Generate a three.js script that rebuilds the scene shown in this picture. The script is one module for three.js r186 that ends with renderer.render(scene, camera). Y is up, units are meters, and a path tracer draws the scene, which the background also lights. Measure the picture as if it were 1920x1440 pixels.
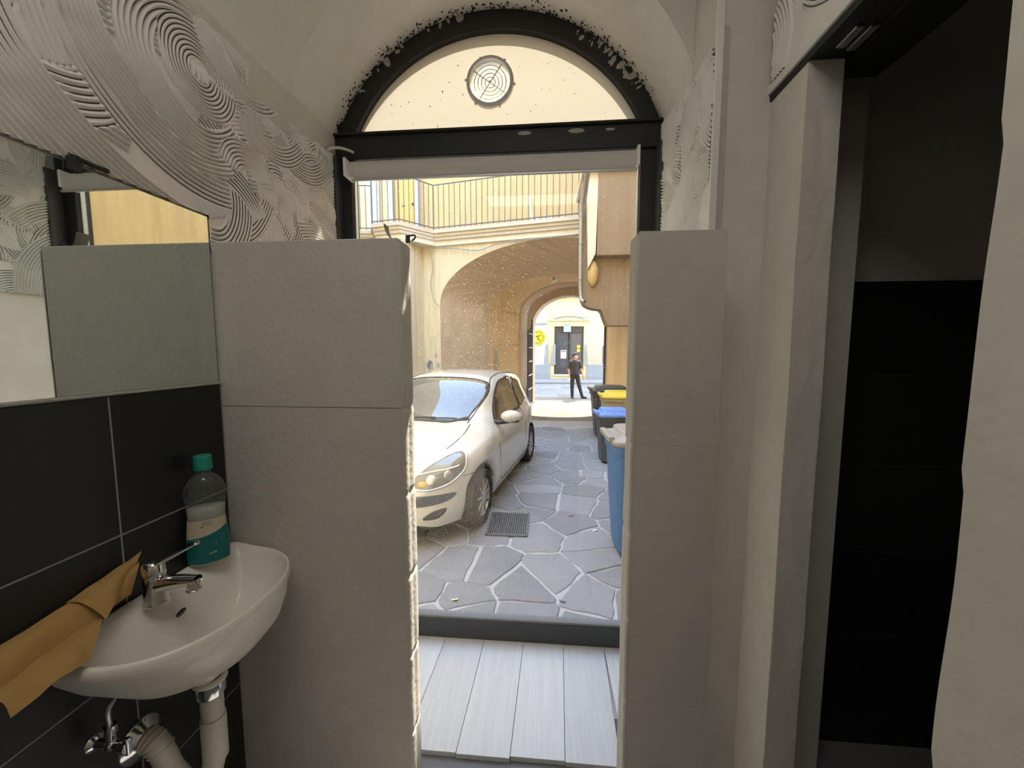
import * as THREE from 'three';
import { mergeGeometries, mergeVertices } from 'three/addons/utils/BufferGeometryUtils.js';
import { RoundedBoxGeometry } from 'three/addons/geometries/RoundedBoxGeometry.js';
import { MarchingCubes } from 'three/addons/objects/MarchingCubes.js';
import { RectAreaLightUniformsLib } from 'three/addons/lights/RectAreaLightUniformsLib.js';

// ------------------------------------------------------------------ camera, sky, sun, exposure
RectAreaLightUniformsLib.init();
const scene = new THREE.Scene();
const camera = new THREE.PerspectiveCamera(2 * Math.atan(720 / 721) * 180 / Math.PI, 4 / 3, 0.03, 200);
camera.position.set(0, 1.45, 0);
camera.rotation.set(-Math.atan(65 / 721), Math.atan(60 / 721), 0, 'YXZ');
const renderer = new THREE.WebGLRenderer({ antialias: true });
renderer.toneMapping = THREE.LinearToneMapping;
renderer.toneMappingExposure = 2.85;
renderer.shadowMap.enabled = true;
const G = -0.45;                                     // level of the courtyard outside; the floor indoors is 0

const SKY = 2.9;
{
  const w = 128, h = 64, d = new Float32Array(w * h * 4);
  for (let y = 0; y < h; y++) {
    const el = Math.max(0, (y + 0.5) / h * 2 - 1), k = Math.pow(1 - el, 2.2);
    const c = [0.44 + 0.36 * k, 0.61 + 0.26 * k, 0.93 + 0.02 * k];
    for (let x = 0; x < w; x++) { const o = (y * w + x) * 4; for (let i = 0; i < 3; i++) d[o + i] = c[i] * SKY; d[o + 3] = 1; }
  }
  const t = new THREE.DataTexture(d, w, h, THREE.RGBAFormat, THREE.FloatType);
  t.mapping = THREE.EquirectangularReflectionMapping; t.magFilter = THREE.LinearFilter; t.needsUpdate = true;
  scene.background = t;
}
const sun = new THREE.DirectionalLight(new THREE.Color(1.0, 0.9, 0.76), 7.5);
sun.position.set(0.28, 1.3, -0.92).multiplyScalar(22).add(new THREE.Vector3(0, 0, -9));
sun.target.position.set(0, 0, -9); scene.add(sun, sun.target);
sun.castShadow = true; sun.shadow.mapSize.set(4096, 4096);
Object.assign(sun.shadow.camera, { left: -18, right: 18, top: 18, bottom: -18, near: 1, far: 70 });

// ------------------------------------------------------------------ helpers
const V3 = (x, y, z) => new THREE.Vector3(x, y, z), R = (d) => d * Math.PI / 180;
let seed = 7;
const rnd = () => { seed = (seed + 0x6D2B79F5) | 0; let t = Math.imul(seed ^ (seed >>> 15), 1 | seed); t = (t + Math.imul(t ^ (t >>> 7), 61 | t)) ^ t; return ((t ^ (t >>> 14)) >>> 0) / 4294967296; };
const rr = (a, b) => a + (b - a) * rnd();
const lerp = (a, b, t) => a + (b - a) * t, clamp = (x, a = 0, b = 1) => Math.min(b, Math.max(a, x));
const sstep = (a, b, x) => { const t = clamp((x - a) / (b - a)); return t * t * (3 - 2 * t); };
const hash = (x, y, s) => { let h = Math.imul(x, 374761393) + Math.imul(y, 668265263) + Math.imul(s, 974634777); h = Math.imul(h ^ (h >>> 13), 1274126177); return ((h ^ (h >>> 16)) >>> 0) / 4294967296; };
function vnoise(x, y, s, per = 1e6) {
  const xi = Math.floor(x), yi = Math.floor(y), fx = x - xi, fy = y - yi, u = fx * fx * (3 - 2 * fx), v = fy * fy * (3 - 2 * fy), m = (a) => ((a % per) + per) % per;
  return lerp(lerp(hash(m(xi), m(yi), s), hash(m(xi + 1), m(yi), s), u), lerp(hash(m(xi), m(yi + 1), s), hash(m(xi + 1), m(yi + 1), s), u), v);
}
function fbm(x, y, s, per, oct = 4) { let a = 0.5, r = 0, n = 0; for (let o = 0; o < oct; o++) { r += a * vnoise(x, y, s + o, per); n += a; x *= 2; y *= 2; per *= 2; a *= 0.5; } return r / n; }
function dataTex(n, fn, srgb, rep = 1) {
  const d = new Uint8Array(n * n * 4);
  for (let y = 0; y < n; y++) for (let x = 0; x < n; x++) { const c = fn(x / n, y / n); const o = (y * n + x) * 4; for (let i = 0; i < 3; i++) d[o + i] = clamp(Array.isArray(c) ? c[i] : c) * 255; d[o + 3] = 255; }
  const t = new THREE.DataTexture(d, n, n); t.wrapS = t.wrapT = THREE.RepeatWrapping; t.magFilter = THREE.LinearFilter; t.repeat.set(rep, rep);
  if (srgb) t.colorSpace = THREE.SRGBColorSpace; t.needsUpdate = true; return t;
}
// grain maps: light-neutral mottling that multiplies a material's colour, and matching relief. uv is in metres.
const mottle = dataTex(512, (x, y) => { const a = fbm(x * 5, y * 5, 3, 5, 5), b = fbm(x * 40, y * 40, 9, 40, 3); return 0.80 + 0.22 * a + 0.08 * (b - 0.5); }, false, 0.7);
const stain = dataTex(512, (x, y) => { const a = fbm(x * 4, y * 4, 21, 4, 5), b = fbm(x * 22, y * 22, 5, 22, 4), s = sstep(0.60, 0.72, a) * 0.25 + sstep(0.62, 0.75, b) * 0.12; return [1 - s * 0.9, 1 - s, 1 - s * 1.15]; }, false, 0.5);
const relief = dataTex(512, (x, y) => 0.6 * fbm(x * 8, y * 8, 31, 8, 4) + 0.4 * fbm(x * 90, y * 90, 41, 90, 3), false, 1);
const grain = dataTex(512, (x, y) => { const g = fbm(x * 60, y * 4, 51, 60, 4), f = fbm(x * 6, y * 3, 57, 6, 3); return 0.86 + 0.16 * g + 0.08 * (f - 0.5); }, false, 1);
const streak = dataTex(512, (x, y) => { const g = fbm(x * 46, y * 3, 61, 46, 4), f = fbm(x * 6, y * 6, 67, 6, 4); return [0.76 + 0.26 * g + 0.12 * (f - 0.5), 0.75 + 0.27 * g + 0.12 * (f - 0.5), 0.74 + 0.28 * g + 0.12 * (f - 0.5)]; }, false, 0.45);
function mat(r, g, b, o = {}) { const m = new THREE.MeshPhysicalMaterial({ roughness: 0.85, side: THREE.DoubleSide, ...o }); m.color.setRGB(r, g, b); return m; }
const bump = (s) => ({ bumpMap: relief, bumpScale: s });

const taken = {};
const numbered = (n) => { if (!(n in taken)) { taken[n] = 0; return n; } taken[n]++; return n + '_' + String(taken[n]).padStart(3, '0'); };
function uvBox(g) {                                   // uv in metres by the face each corner looks along
  if (g.index) g = g.toNonIndexed();
  if (!g.attributes.normal) g.computeVertexNormals();
  const p = g.attributes.position, uv = new Float32Array(p.count * 2), a = V3(), b = V3(), c = V3();
  for (let i = 0; i < p.count; i += 3) {
    a.fromBufferAttribute(p, i); b.fromBufferAttribute(p, i + 1); c.fromBufferAttribute(p, i + 2);
    const n = b.clone().sub(a).cross(c.clone().sub(a)); const x = Math.abs(n.x), y = Math.abs(n.y), z = Math.abs(n.z);
    [a, b, c].forEach((q, k) => { const j = (i + k) * 2; if (x >= y && x >= z) { uv[j] = q.z; uv[j + 1] = q.y; } else if (y >= z) { uv[j] = q.x; uv[j + 1] = q.z; } else { uv[j] = q.x; uv[j + 1] = q.y; } });
  }
  g.setAttribute('uv', new THREE.BufferAttribute(uv, 2)); return g;
}
const clean = (g) => { g = g.index ? g.toNonIndexed() : g; for (const k of Object.keys(g.attributes)) if (!['position', 'normal', 'uv'].includes(k)) g.deleteAttribute(k); if (!g.attributes.uv) uvBox(g); return g; };
function join(gs) { gs = gs.flat(); return gs.length === 1 ? gs[0] : mergeGeometries(gs.map(clean)); }
function obj(name, g, m, parent) {
  const o = new THREE.Mesh(Array.isArray(g) ? join(g) : g, m); o.castShadow = o.receiveShadow = true;
  o.name = parent ? name : numbered(name); (parent || scene).add(o); return o;
}
function thing(name, label, category, pos = [0, 0, 0], turn = 0, group) {
  const o = new THREE.Group(); o.name = numbered(name); o.position.set(...pos); o.rotation.y = turn; scene.add(o);
  o.userData = { label, category }; if (group) o.userData.group = group; return o;
}
function tag(o, label, category, group) { o.userData.label = label; o.userData.category = category; if (group) o.userData.group = group; return o; }
function struct(name, g, m, label, category = 'wall') { const o = obj(name, g, m); o.userData = { kind: 'structure', label, category }; return o; }
function structGroup(name, label, category = 'wall', pos = [0, 0, 0], turn = 0) { const o = thing(name, label, category, pos, turn); o.userData.kind = 'structure'; return o; }
const bx = (x0, x1, y0, y1, z0, z1) => uvBox(new THREE.BoxGeometry(Math.abs(x1 - x0), Math.abs(y1 - y0), Math.abs(z1 - z0)).translate((x0 + x1) / 2, (y0 + y1) / 2, (z0 + z1) / 2));
const rbx = (x0, x1, y0, y1, z0, z1, r = 0.005, s = 2) => new RoundedBoxGeometry(Math.abs(x1 - x0), Math.abs(y1 - y0), Math.abs(z1 - z0), s, r).translate((x0 + x1) / 2, (y0 + y1) / 2, (z0 + z1) / 2);
const tube = (pts, r, n = 24, k = 8, closed = false) => new THREE.TubeGeometry(new THREE.CatmullRomCurve3(pts.map((p) => V3(...p)), closed, 'catmullrom', 0.5), n, r, k, closed);
function rod(a, b, r, k = 8, r2 = r) { const A = V3(...a), B = V3(...b), d = B.clone().sub(A), g = new THREE.CylinderGeometry(r2, r, d.length(), k); g.applyQuaternion(new THREE.Quaternion().setFromUnitVectors(V3(0, 1, 0), d.clone().normalize())); const c = A.add(B).multiplyScalar(0.5); return g.translate(c.x, c.y, c.z); }
const lathe = (pts, k = 32) => new THREE.LatheGeometry(pts.map((p) => new THREE.Vector2(...p)), k);
const shapeOf = (pts) => new THREE.Shape(pts.map((p) => new THREE.Vector2(...p)));
const ext = (s, d, bev = 0, seg = 24) => new THREE.ExtrudeGeometry(s, { depth: d, bevelEnabled: bev > 0, bevelSize: bev, bevelThickness: bev, bevelSegments: 2, curveSegments: seg });
function gridGeo(nu, nv, f, uvf) {                    // f(a, b) -> [x, y, z], a and b from 0 to 1
  const p = [], uv = [], ix = [];
  for (let j = 0; j <= nv; j++) for (let i = 0; i <= nu; i++) { const a = i / nu, b = j / nv, q = f(a, b); p.push(...q); uv.push(...(uvf ? uvf(a, b, q) : [a, b])); }
  for (let j = 0; j < nv; j++) for (let i = 0; i < nu; i++) { const a = j * (nu + 1) + i, b = a + 1, c = a + nu + 1, d = c + 1; ix.push(a, b, d, a, d, c); }
  const g = new THREE.BufferGeometry(); g.setAttribute('position', new THREE.Float32BufferAttribute(p, 3)); g.setAttribute('uv', new THREE.Float32BufferAttribute(uv, 2)); g.setIndex(ix); g.computeVertexNormals(); return g;
}
function canvasTex(w, h, draw) { const c = document.createElement('canvas'); c.width = w; c.height = h; draw(c.getContext('2d'), w, h); const t = new THREE.CanvasTexture(c); t.colorSpace = THREE.SRGBColorSpace; t.magFilter = THREE.LinearFilter; return t; }

// ------------------------------------------------------------------ materials
const M = {
  paint: mat(0.67, 0.64, 0.58, { map: mottle, ...bump(0.0025) }),
  vault: mat(0.80, 0.77, 0.70, { map: mottle, ...bump(0.0015) }),
  block: mat(0.57, 0.545, 0.49, { map: mottle, ...bump(0.003), roughness: 0.9 }),
  wc: mat(0.80, 0.77, 0.71, { map: mottle, ...bump(0.002) }),
  adhesive: mat(0.82, 0.775, 0.74, { map: mottle, ...bump(0.0008), roughness: 0.9 }),
  grooveDark: mat(0.085, 0.09, 0.08, { map: stain, roughness: 0.9 }),
  adhesiveGrey: mat(0.80, 0.80, 0.765, { map: mottle, ...bump(0.0008), roughness: 0.9 }),
  tileBlack: [0.012, 0.014, 0.0105].map((v) => mat(v, v, v * 1.05, { roughness: 0.42, map: mottle })),
  grout: mat(0.30, 0.30, 0.31, { roughness: 0.95 }),
  floor: mat(0.17, 0.17, 0.175, { map: stain, roughness: 0.8, ...bump(0.001) }),
  plank: [0, 1, 2].map((i) => { const t = grain.clone(); t.offset.set(i * 0.31, i * 0.17); t.repeat.set(2.2, 1.4); t.needsUpdate = true; return mat(0.60 + i * 0.025, 0.60 + i * 0.025, 0.605 + i * 0.02, { map: t, roughness: 0.5 }); }),
  black: mat(0.012, 0.012, 0.013, { roughness: 0.5, map: mottle, ...bump(0.0012) }),
  flake: mat(0.42, 0.40, 0.36, { roughness: 0.9 }),
  darkMetal: mat(0.045, 0.047, 0.05, { roughness: 0.45, map: mottle }),
  alu: mat(0.55, 0.55, 0.55, { metalness: 0.7, roughness: 0.4 }),
  dullMetal: mat(0.16, 0.165, 0.17, { roughness: 0.55 }),
  bead: mat(0.72, 0.71, 0.68, { roughness: 0.5 }),
  chrome: mat(0.75, 0.75, 0.76, { metalness: 1, roughness: 0.12 }),
  steel: mat(0.45, 0.45, 0.46, { metalness: 0.9, roughness: 0.35 }),
  ceramic: mat(0.84, 0.81, 0.74, { roughness: 0.28 }),
  pvc: mat(0.66, 0.62, 0.54, { roughness: 0.45 }),
  mirror: mat(0.74, 0.79, 0.76, { metalness: 1, roughness: 0.015 }),
  glass: mat(0.97, 0.98, 0.97, { transmission: 1, thickness: 0, roughness: 0, ior: 1.5 }),
  dust: mat(0.74, 0.72, 0.67, { roughness: 1, transmission: 0.5, thickness: 0 }),
  film: mat(0.84, 0.78, 0.64, { transmission: 0.2, thickness: 0, roughness: 1 }),
  blind: mat(0.62, 0.60, 0.56, { roughness: 0.9, map: mottle }),
  cloth: mat(0.44, 0.26, 0.09, { roughness: 1, sheen: 0.3, sheenColor: new THREE.Color(0.6, 0.4, 0.2), bumpMap: relief, bumpScale: 0.0015 }),
  // outdoors
  wallYellow: mat(0.56, 0.395, 0.18, { map: streak, ...bump(0.004) }),
  wallCream: mat(0.70, 0.61, 0.42, { map: streak, ...bump(0.004) }),
  wallOchre: mat(0.76, 0.54, 0.29, { map: streak, ...bump(0.005) }),
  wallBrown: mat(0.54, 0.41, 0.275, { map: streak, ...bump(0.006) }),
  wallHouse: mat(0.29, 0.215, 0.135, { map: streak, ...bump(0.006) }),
  groutDark: mat(0.03, 0.03, 0.03, { roughness: 0.95 }),
  trimCream: mat(0.74, 0.66, 0.52, { map: mottle }),
  cornice: mat(0.58, 0.52, 0.42, { map: streak }),
  mortar: mat(0.41, 0.405, 0.41, { map: mottle, roughness: 0.95, ...bump(0.004) }),
  stone: [0, 1, 2, 3].map((i) => { const v = 0.215 + 0.022 * i; return mat(v, v * 1.0, v * 1.06, { map: mottle, roughness: 0.85, ...bump(0.004) }); }),
  cobble: mat(0.20, 0.175, 0.14, { map: stain, roughness: 0.9, ...bump(0.01) }),
  slab: [0, 1, 2].map((i) => { const v = 0.20 + 0.025 * i; return mat(v, v * 1.02, v * 1.06, { map: mottle, roughness: 0.8, ...bump(0.003) }); }),
  iron: mat(0.06, 0.06, 0.065, { roughness: 0.6 }),
  railing: mat(0.13, 0.13, 0.14, { roughness: 0.6 }),
  pipe: mat(0.34, 0.33, 0.31, { roughness: 0.5, metalness: 0.4 }),
  doorOrange: mat(0.62, 0.30, 0.07, { roughness: 0.6, map: grain }),
  greyJamb: mat(0.36, 0.36, 0.36, { roughness: 0.8 }),
  white: mat(0.8, 0.8, 0.78, { roughness: 0.6 }),
};

// ================================================================== THE ROOM
const XL = -0.94, XR = 0.487, XW = 0.64, ZD = -1.78, ZP = -1.035, CEIL = 2.98;
struct('floor', bx(-1.2, 2.2, -0.12, 0, -1.86, 1.9), M.floor, 'grey cement floor below the raised white planks', 'floor');
struct('ceiling', bx(-1.2, 2.2, CEIL, CEIL + 0.15, -1.42, 1.9), M.paint, 'plain ceiling above the room', 'ceiling');
struct('wall_left', bx(XL - 0.22, XL, 0, CEIL, -1.86, 1.9), M.paint, 'plain plastered side wall behind tiles and mirror');
struct('wall_back', bx(-1.2, 2.2, 0, CEIL, 1.75, 1.9), M.paint, 'plain wall behind the viewer');

// front wall of the house: 0.4 m thick with the arched opening; rises above the courtyard outside
const ARC = { x: (XL + XR) / 2, y: 2.125, r: 0.76 };
const arcPt = (a, r = ARC.r) => [ARC.x + r * Math.cos(a), ARC.y + r * Math.sin(a)];
const aR = Math.acos((XR - ARC.x) / ARC.r), aL = Math.PI - aR;
{
  const s = shapeOf([[-4.6, G - 0.1], [4.2, G - 0.1], [4.2, 7.2], [-4.6, 7.2]]);
  const h = new THREE.Path(); h.moveTo(XL - 0.004, 0); h.lineTo(XL - 0.004, arcPt(aL)[1]);
  for (let i = 1; i <= 40; i++) { const p = arcPt(lerp(aL, aR, i / 40)); h.lineTo(...p); }
  h.lineTo(XR, 0); h.lineTo(XL - 0.004, 0); s.holes.push(h);
  struct('wall_front', uvBox(ext(s, 0.40).translate(0, 0, -1.82)), M.vault, 'thick front wall with arched opening around the glazed door');
  struct('wall_front_render', uvBox(ext(s, 0.02).translate(0, 0, -1.841)), M.wallCream, 'yellow render on the outside of the front wall');
}
// vault over the door: carries on from the arch towards the viewer, deeper on its left
{
  const zf = (a) => lerp(-1.415, -0.35, sstep(R(62), R(118), a));
  const g1 = gridGeo(60, 30, (u, v) => { const a = lerp(aL, aR, u), q = arcPt(a); return [q[0], q[1], lerp(-1.43, zf(a), v)]; }, (a, b, q) => [a * 1.8, q[2]]);
  const g2 = gridGeo(60, 4, (u, v) => { const a = lerp(aL, aR, u), q = arcPt(a); return [q[0], lerp(q[1], CEIL + 0.02, v), zf(a) + 0.001]; }, (a, b, q) => [q[0], q[1]]);
  struct('ceiling_vault', [g1, g2], M.vault, 'smooth off-white plaster vault above the door', 'ceiling');
}
// block of the front wall that ends at the right reveal, its corner bead, and the smooth face behind the right partition
struct('wall_reveal', bx(XR, 0.9, 0, CEIL, -1.44, -1.222), M.paint, 'narrow smooth wall between right partition and the dark doorway');
{ const t = structGroup('trim_1', 'bright white metal corner bead on the reveal edge', 'trim', [XR, 0, -1.22]);
  obj('bead', rbx(-0.008, 0.014, 1.745, CEIL, -0.004, 0.007, 0.003), M.bead, t); obj('bead_lip', rbx(0.014, 0.03, 1.745, 2.36, -0.002, 0.004, 0.0015), M.paint, t); }

// right wall with the doorway to the dark closet; rough edges
{
  const far = -1.065, near = -0.628, top = 2.172;
  const wob = (y, k) => 0.012 * (fbm(y * 3, k, 71, 999, 3) - 0.5) * 2;
  const wav = (y) => 0.010 * (fbm(y * 2.3, 4.4, 77, 999, 2) - 0.5) * 2 + 0.006 * (((y * 2.1 + 0.35) % 1 + 1) % 1 - 0.5);
  const prof = [[1.85, 0], [1.85, CEIL]];                // shape in (z, y)
  prof.push([-1.24, CEIL], [-1.24, 0]);
  prof.push([far, 0]); for (let i = 0; i <= 60; i++) { const y = i / 60 * top; prof.push([far + wob(y, 1) * 0.35, y]); }
  for (let i = 0; i <= 60; i++) { const y = top * (1 - i / 60); prof.push([near + wav(y), y]); }
  const s = shapeOf(prof.reverse()), g = uvBox(ext(s, 0.08)).rotateY(-Math.PI / 2).translate(XW + 0.08, 0, 0);
  struct('wall_right', g, M.paint, 'rough plastered side wall with the dark doorway');
  // a thin plaster skin on the pier and jamb, lumpy
  const jambG = gridGeo(10, 120, (a, b) => { const y = b * top; return [XW + 0.001 + a * 0.08, y, far + wob(y, 1) * 0.35 + 0.004 + 0.006 * (fbm(a * 2, y * 5, 5, 999, 3) - 0.5)]; }, (a, b, q) => [q[0], q[1]]);
  struct('trim_2', jambG, M.paint, 'lumpy plaster skim on the far jamb of the dark doorway', 'trim');
  const beam = structGroup('trim_3', 'black steel beam over the dark doorway', 'trim');
  obj('flange', rbx(XW - 0.004, XW + 0.10, top - 0.02, top - 0.002, -1.26, 0.5, 0.002), M.black, beam);
  obj('web', bx(XW + 0.085, XW + 0.20, top - 0.03, top + 0.10, -1.12, 0.5), M.black, beam);
  obj('edge_strip', rbx(XW - 0.010, XW - 0.001, top - 0.001, top + 0.022, -1.235, 0.5, 0.002), M.bead, beam);
  obj('bracket', [rbx(XW + 0.03, XW + 0.05, top - 0.026, top - 0.02, -1.02, -0.96, 0.002), rbx(XW + 0.06, XW + 0.08, top - 0.026, top - 0.02, -1.03, -0.96, 0.002)], M.steel, beam);
}
// the closet behind the doorway
{
  const zb = -1.41;
  struct('wall_closet_back', bx(XW + 0.08, 2.2, 0, CEIL, zb - 0.03, zb - 0.001), M.wc, 'dim grey plaster wall inside the closet above black tiles');
  struct('wall_closet_side', bx(2.1, 2.2, 0, CEIL, zb, 1.8), M.wc, 'side wall of the dark closet');
  struct('wall_closet_near', bx(XW + 0.08, 2.2, 0, CEIL, 0.55, 0.65), M.wc, 'near wall of the dark closet');
  const t = structGroup('wall_closet_tiles', 'black wall tiles inside the dark closet', 'tiles', [0, 0, zb]);
  obj('grout', bx(XW + 0.08, 2.1, 0, 1.672, 0, 0.0112), M.groutDark, t);
  for (let r = 0; r < 6; r++) for (let c = 0; c < 4; c++) {
    const y1 = 1.675 - r * 0.312, y0 = Math.max(0, y1 - 0.310), x0 = 0.722 + (c ? 0.30 + (c - 1) * 0.42 : 0), x1 = c === 0 ? 1.02 : Math.min(2.1, x0 + 0.418);
    if (y1 > 0.03) obj('tile', rbx(x0, x1, y0, y1, 0.001, 0.012, 0.002, 1), M.tileBlack[(r + c * 2) % 3], t);
  }
}
// black wall tiles on the left, row by row
{
  const t = structGroup('wall_tiles_left', 'large black wall tiles with pale joints behind the basin', 'tiles', [XL, 0, 0]);
  obj('grout', bx(0, 0.0105, 0, 1.348, -1.03, 1.7), M.grout, t);
  const tops = [1.350, 1.039, 0.730, 0.421, 0.112];
  tops.forEach((y1, r) => { const y0 = r < 4 ? tops[r + 1] + 0.003 : 0.002; const cuts = [-1.03, -0.743, -0.125, 0.493, 1.111, 1.70];
    for (let i = 0; i < 5; i++) obj('tile', rbx(0.0005, 0.0112, y0, y1 - 0.0, cuts[i] + 0.0015, cuts[i + 1] - 0.0015, 0.0015, 1), M.tileBlack[(r * 2 + i) % 3], t); });
  obj('ledge', rbx(0, 0.016, 1.3505, 1.357, -1.03, 1.7, 0.002, 1), M.paint, t);
}

// notched-trowel adhesive: overlapping swipes, each a band of ridges along an arc
function combField(swipes) {
  return (x, y) => {
    let h = 0.0034 + 0.0012 * fbm(x * 30, y * 30, 5, 9999, 2);
    for (const s of swipes) {
      const dx = x - s.x, dy = y - s.y, wob = 0.016 * (vnoise(x * 6, y * 6, s.k) - 0.5), d = Math.hypot(dx, dy * s.q) + wob;
      if (d < s.r0 || d > s.r1) continue;
      let a = Math.atan2(dy, dx) - s.a0; a = ((a % 6.2832) + 6.2832) % 6.2832; if (a > s.da) continue;
      const e = Math.min(d - s.r0, s.r1 - d) / 0.004, f = clamp(Math.min(a, s.da - a) * d / 0.006), ph = (d - s.r0) / s.p, w = 0.5 - 0.5 * Math.cos(ph * 6.2832);
      const press = 0.35 + 0.65 * sstep(0.25, 0.6, vnoise(x * 5 + s.k, y * 5, 91));
      const low = lerp(0.0050, 0.0004, sstep(0.24, 0.44, fbm(x * 7 + s.k, y * 7, 95, 9999, 3))); h = lerp(h, low + (s.d * press + 0.002) * Math.pow(w, 0.6), clamp(e) * f);
    }
    return h;
  };
}
function randomSwipes(n, x0, x1, y0, y1, p) { const o = []; for (let i = 0; i < n; i++) { const r = rr(0.05, 0.30), w = rr(0.06, 0.11), x = rr(x0, x1), y = rr(y0, y1), a = rr(0, 6.28); o.push({ x: x - r * Math.cos(a), y: y - r * Math.sin(a), r0: Math.max(0.01, r - w / 2), r1: r + w / 2, a0: a - Math.min(1.2, rr(0.10, 0.2) / r), da: 2 * Math.min(1.2, rr(0.10, 0.2) / r), p, d: rr(0.0065, 0.0095), k: i + 1, q: 1 }); } return o; }
function combWall(name, label, nu, nv, place, field, m, keep) {
  const ok = [], g = gridGeo(nu, nv, (a, b) => { const [x, y, out, base] = place(a, b); const h = field(x, y); ok.push(keep ? keep(x, y) : true); return out(h, base); });
  const ix = [], old = g.index.array; for (let i = 0; i < old.length; i += 3) if (ok[old[i]] && ok[old[i + 1]] && ok[old[i + 2]]) ix.push(old[i], old[i + 1], old[i + 2]);
  g.setIndex(ix); const p = g.attributes.position, uv = g.attributes.uv; for (let i = 0; i < p.count; i++) uv.setXY(i, p.getZ(i), p.getY(i)); g.computeVertexNormals();
  const o = structGroup(name, label, 'adhesive'); obj('adhesive', g, m, o);
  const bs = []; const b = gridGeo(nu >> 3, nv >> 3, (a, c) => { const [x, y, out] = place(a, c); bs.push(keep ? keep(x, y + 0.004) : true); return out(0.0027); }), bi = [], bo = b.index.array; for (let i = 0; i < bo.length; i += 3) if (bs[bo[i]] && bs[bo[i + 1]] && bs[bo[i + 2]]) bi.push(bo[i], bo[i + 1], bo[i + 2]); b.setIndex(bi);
  obj('groove_dark_sheet', b, M.grooveDark, o); return o;  // even dark sheet added behind the ridges, darkens the deepest grooves
}
{ // left: x axis of the field is -z (towards the door), from 0.3 to 1.78
  const top = (x) => 2.30 + (x > 1.22 ? -0.05 + 0.12 * (x - 1.22) : 0.045) + 0.012 * (vnoise(x * 14, 1, 3) - 0.5) + 0.03 * sstep(0.9, 0.4, x);
  const sw = randomSwipes(60, 1.05, 1.78, 1.74, 2.32, 0.0112);
  const big = (r0, r1, a0, a1, k) => ({ x: 1.02 + 0.03 * Math.sin(k * 2.3), y: 2.20 + 0.03 * Math.cos(k * 1.7), r0, r1, a0: R(a0), da: R(a1 - a0), p: 0.0125, d: 0.0095, k, q: 1.05 });
  sw.push(...randomSwipes(14, 0.35, 0.8, 1.80, 2.2, 0.013));
  sw.push(big(0.46, 0.56, 120, 262, 201), big(0.38, 0.47, 110, 268, 202), big(0.29, 0.385, 105, 282, 203), big(0.205, 0.30, 100, 300, 204), big(0.115, 0.21, 85, 330, 205), { ...big(0.02, 0.12, 0, 359, 206), p: 0.0105 });
  sw.push({ x: 1.36, y: 2.52, r0: 0.22, r1: 0.31, a0: R(190), da: R(90), p: 0.0115, d: 0.009, k: 301, q: 1 }, { x: 1.18, y: 1.98, r0: 0.02, r1: 0.11, a0: R(10), da: R(160), p: 0.0115, d: 0.009, k: 302, q: 1 }, { x: 1.20, y: 2.40, r0: 0.12, r1: 0.20, a0: R(200), da: R(120), p: 0.0115, d: 0.009, k: 303, q: 1 });
  const f = combField(sw);
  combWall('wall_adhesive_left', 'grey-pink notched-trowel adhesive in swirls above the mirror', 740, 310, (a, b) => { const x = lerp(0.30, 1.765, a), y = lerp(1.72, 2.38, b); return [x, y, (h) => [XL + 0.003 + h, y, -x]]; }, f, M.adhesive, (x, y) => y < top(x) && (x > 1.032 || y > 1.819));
}
{ // right reveal
  const f = combField(randomSwipes(46, 1.22, 1.78, 1.70, 2.42, 0.0105));
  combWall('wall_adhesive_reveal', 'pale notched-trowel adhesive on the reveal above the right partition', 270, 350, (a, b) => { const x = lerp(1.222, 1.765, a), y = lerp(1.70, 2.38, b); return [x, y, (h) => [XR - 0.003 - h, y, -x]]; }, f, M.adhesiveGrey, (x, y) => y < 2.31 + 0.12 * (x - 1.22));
}
{ // above the dark doorway
  const f = combField(randomSwipes(40, 0.5, 1.22, 2.2, 2.95, 0.0115));
  combWall('wall_adhesive_lintel', 'grey notched-trowel adhesive above the dark doorway', 380, 360, (a, b) => { const x = lerp(0.5, 1.205, a), y = lerp(2.196, 2.9, b); return [x, y, (h) => [XW - 0.003 - h, y, -x]]; }, f, M.adhesive);
}

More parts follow.
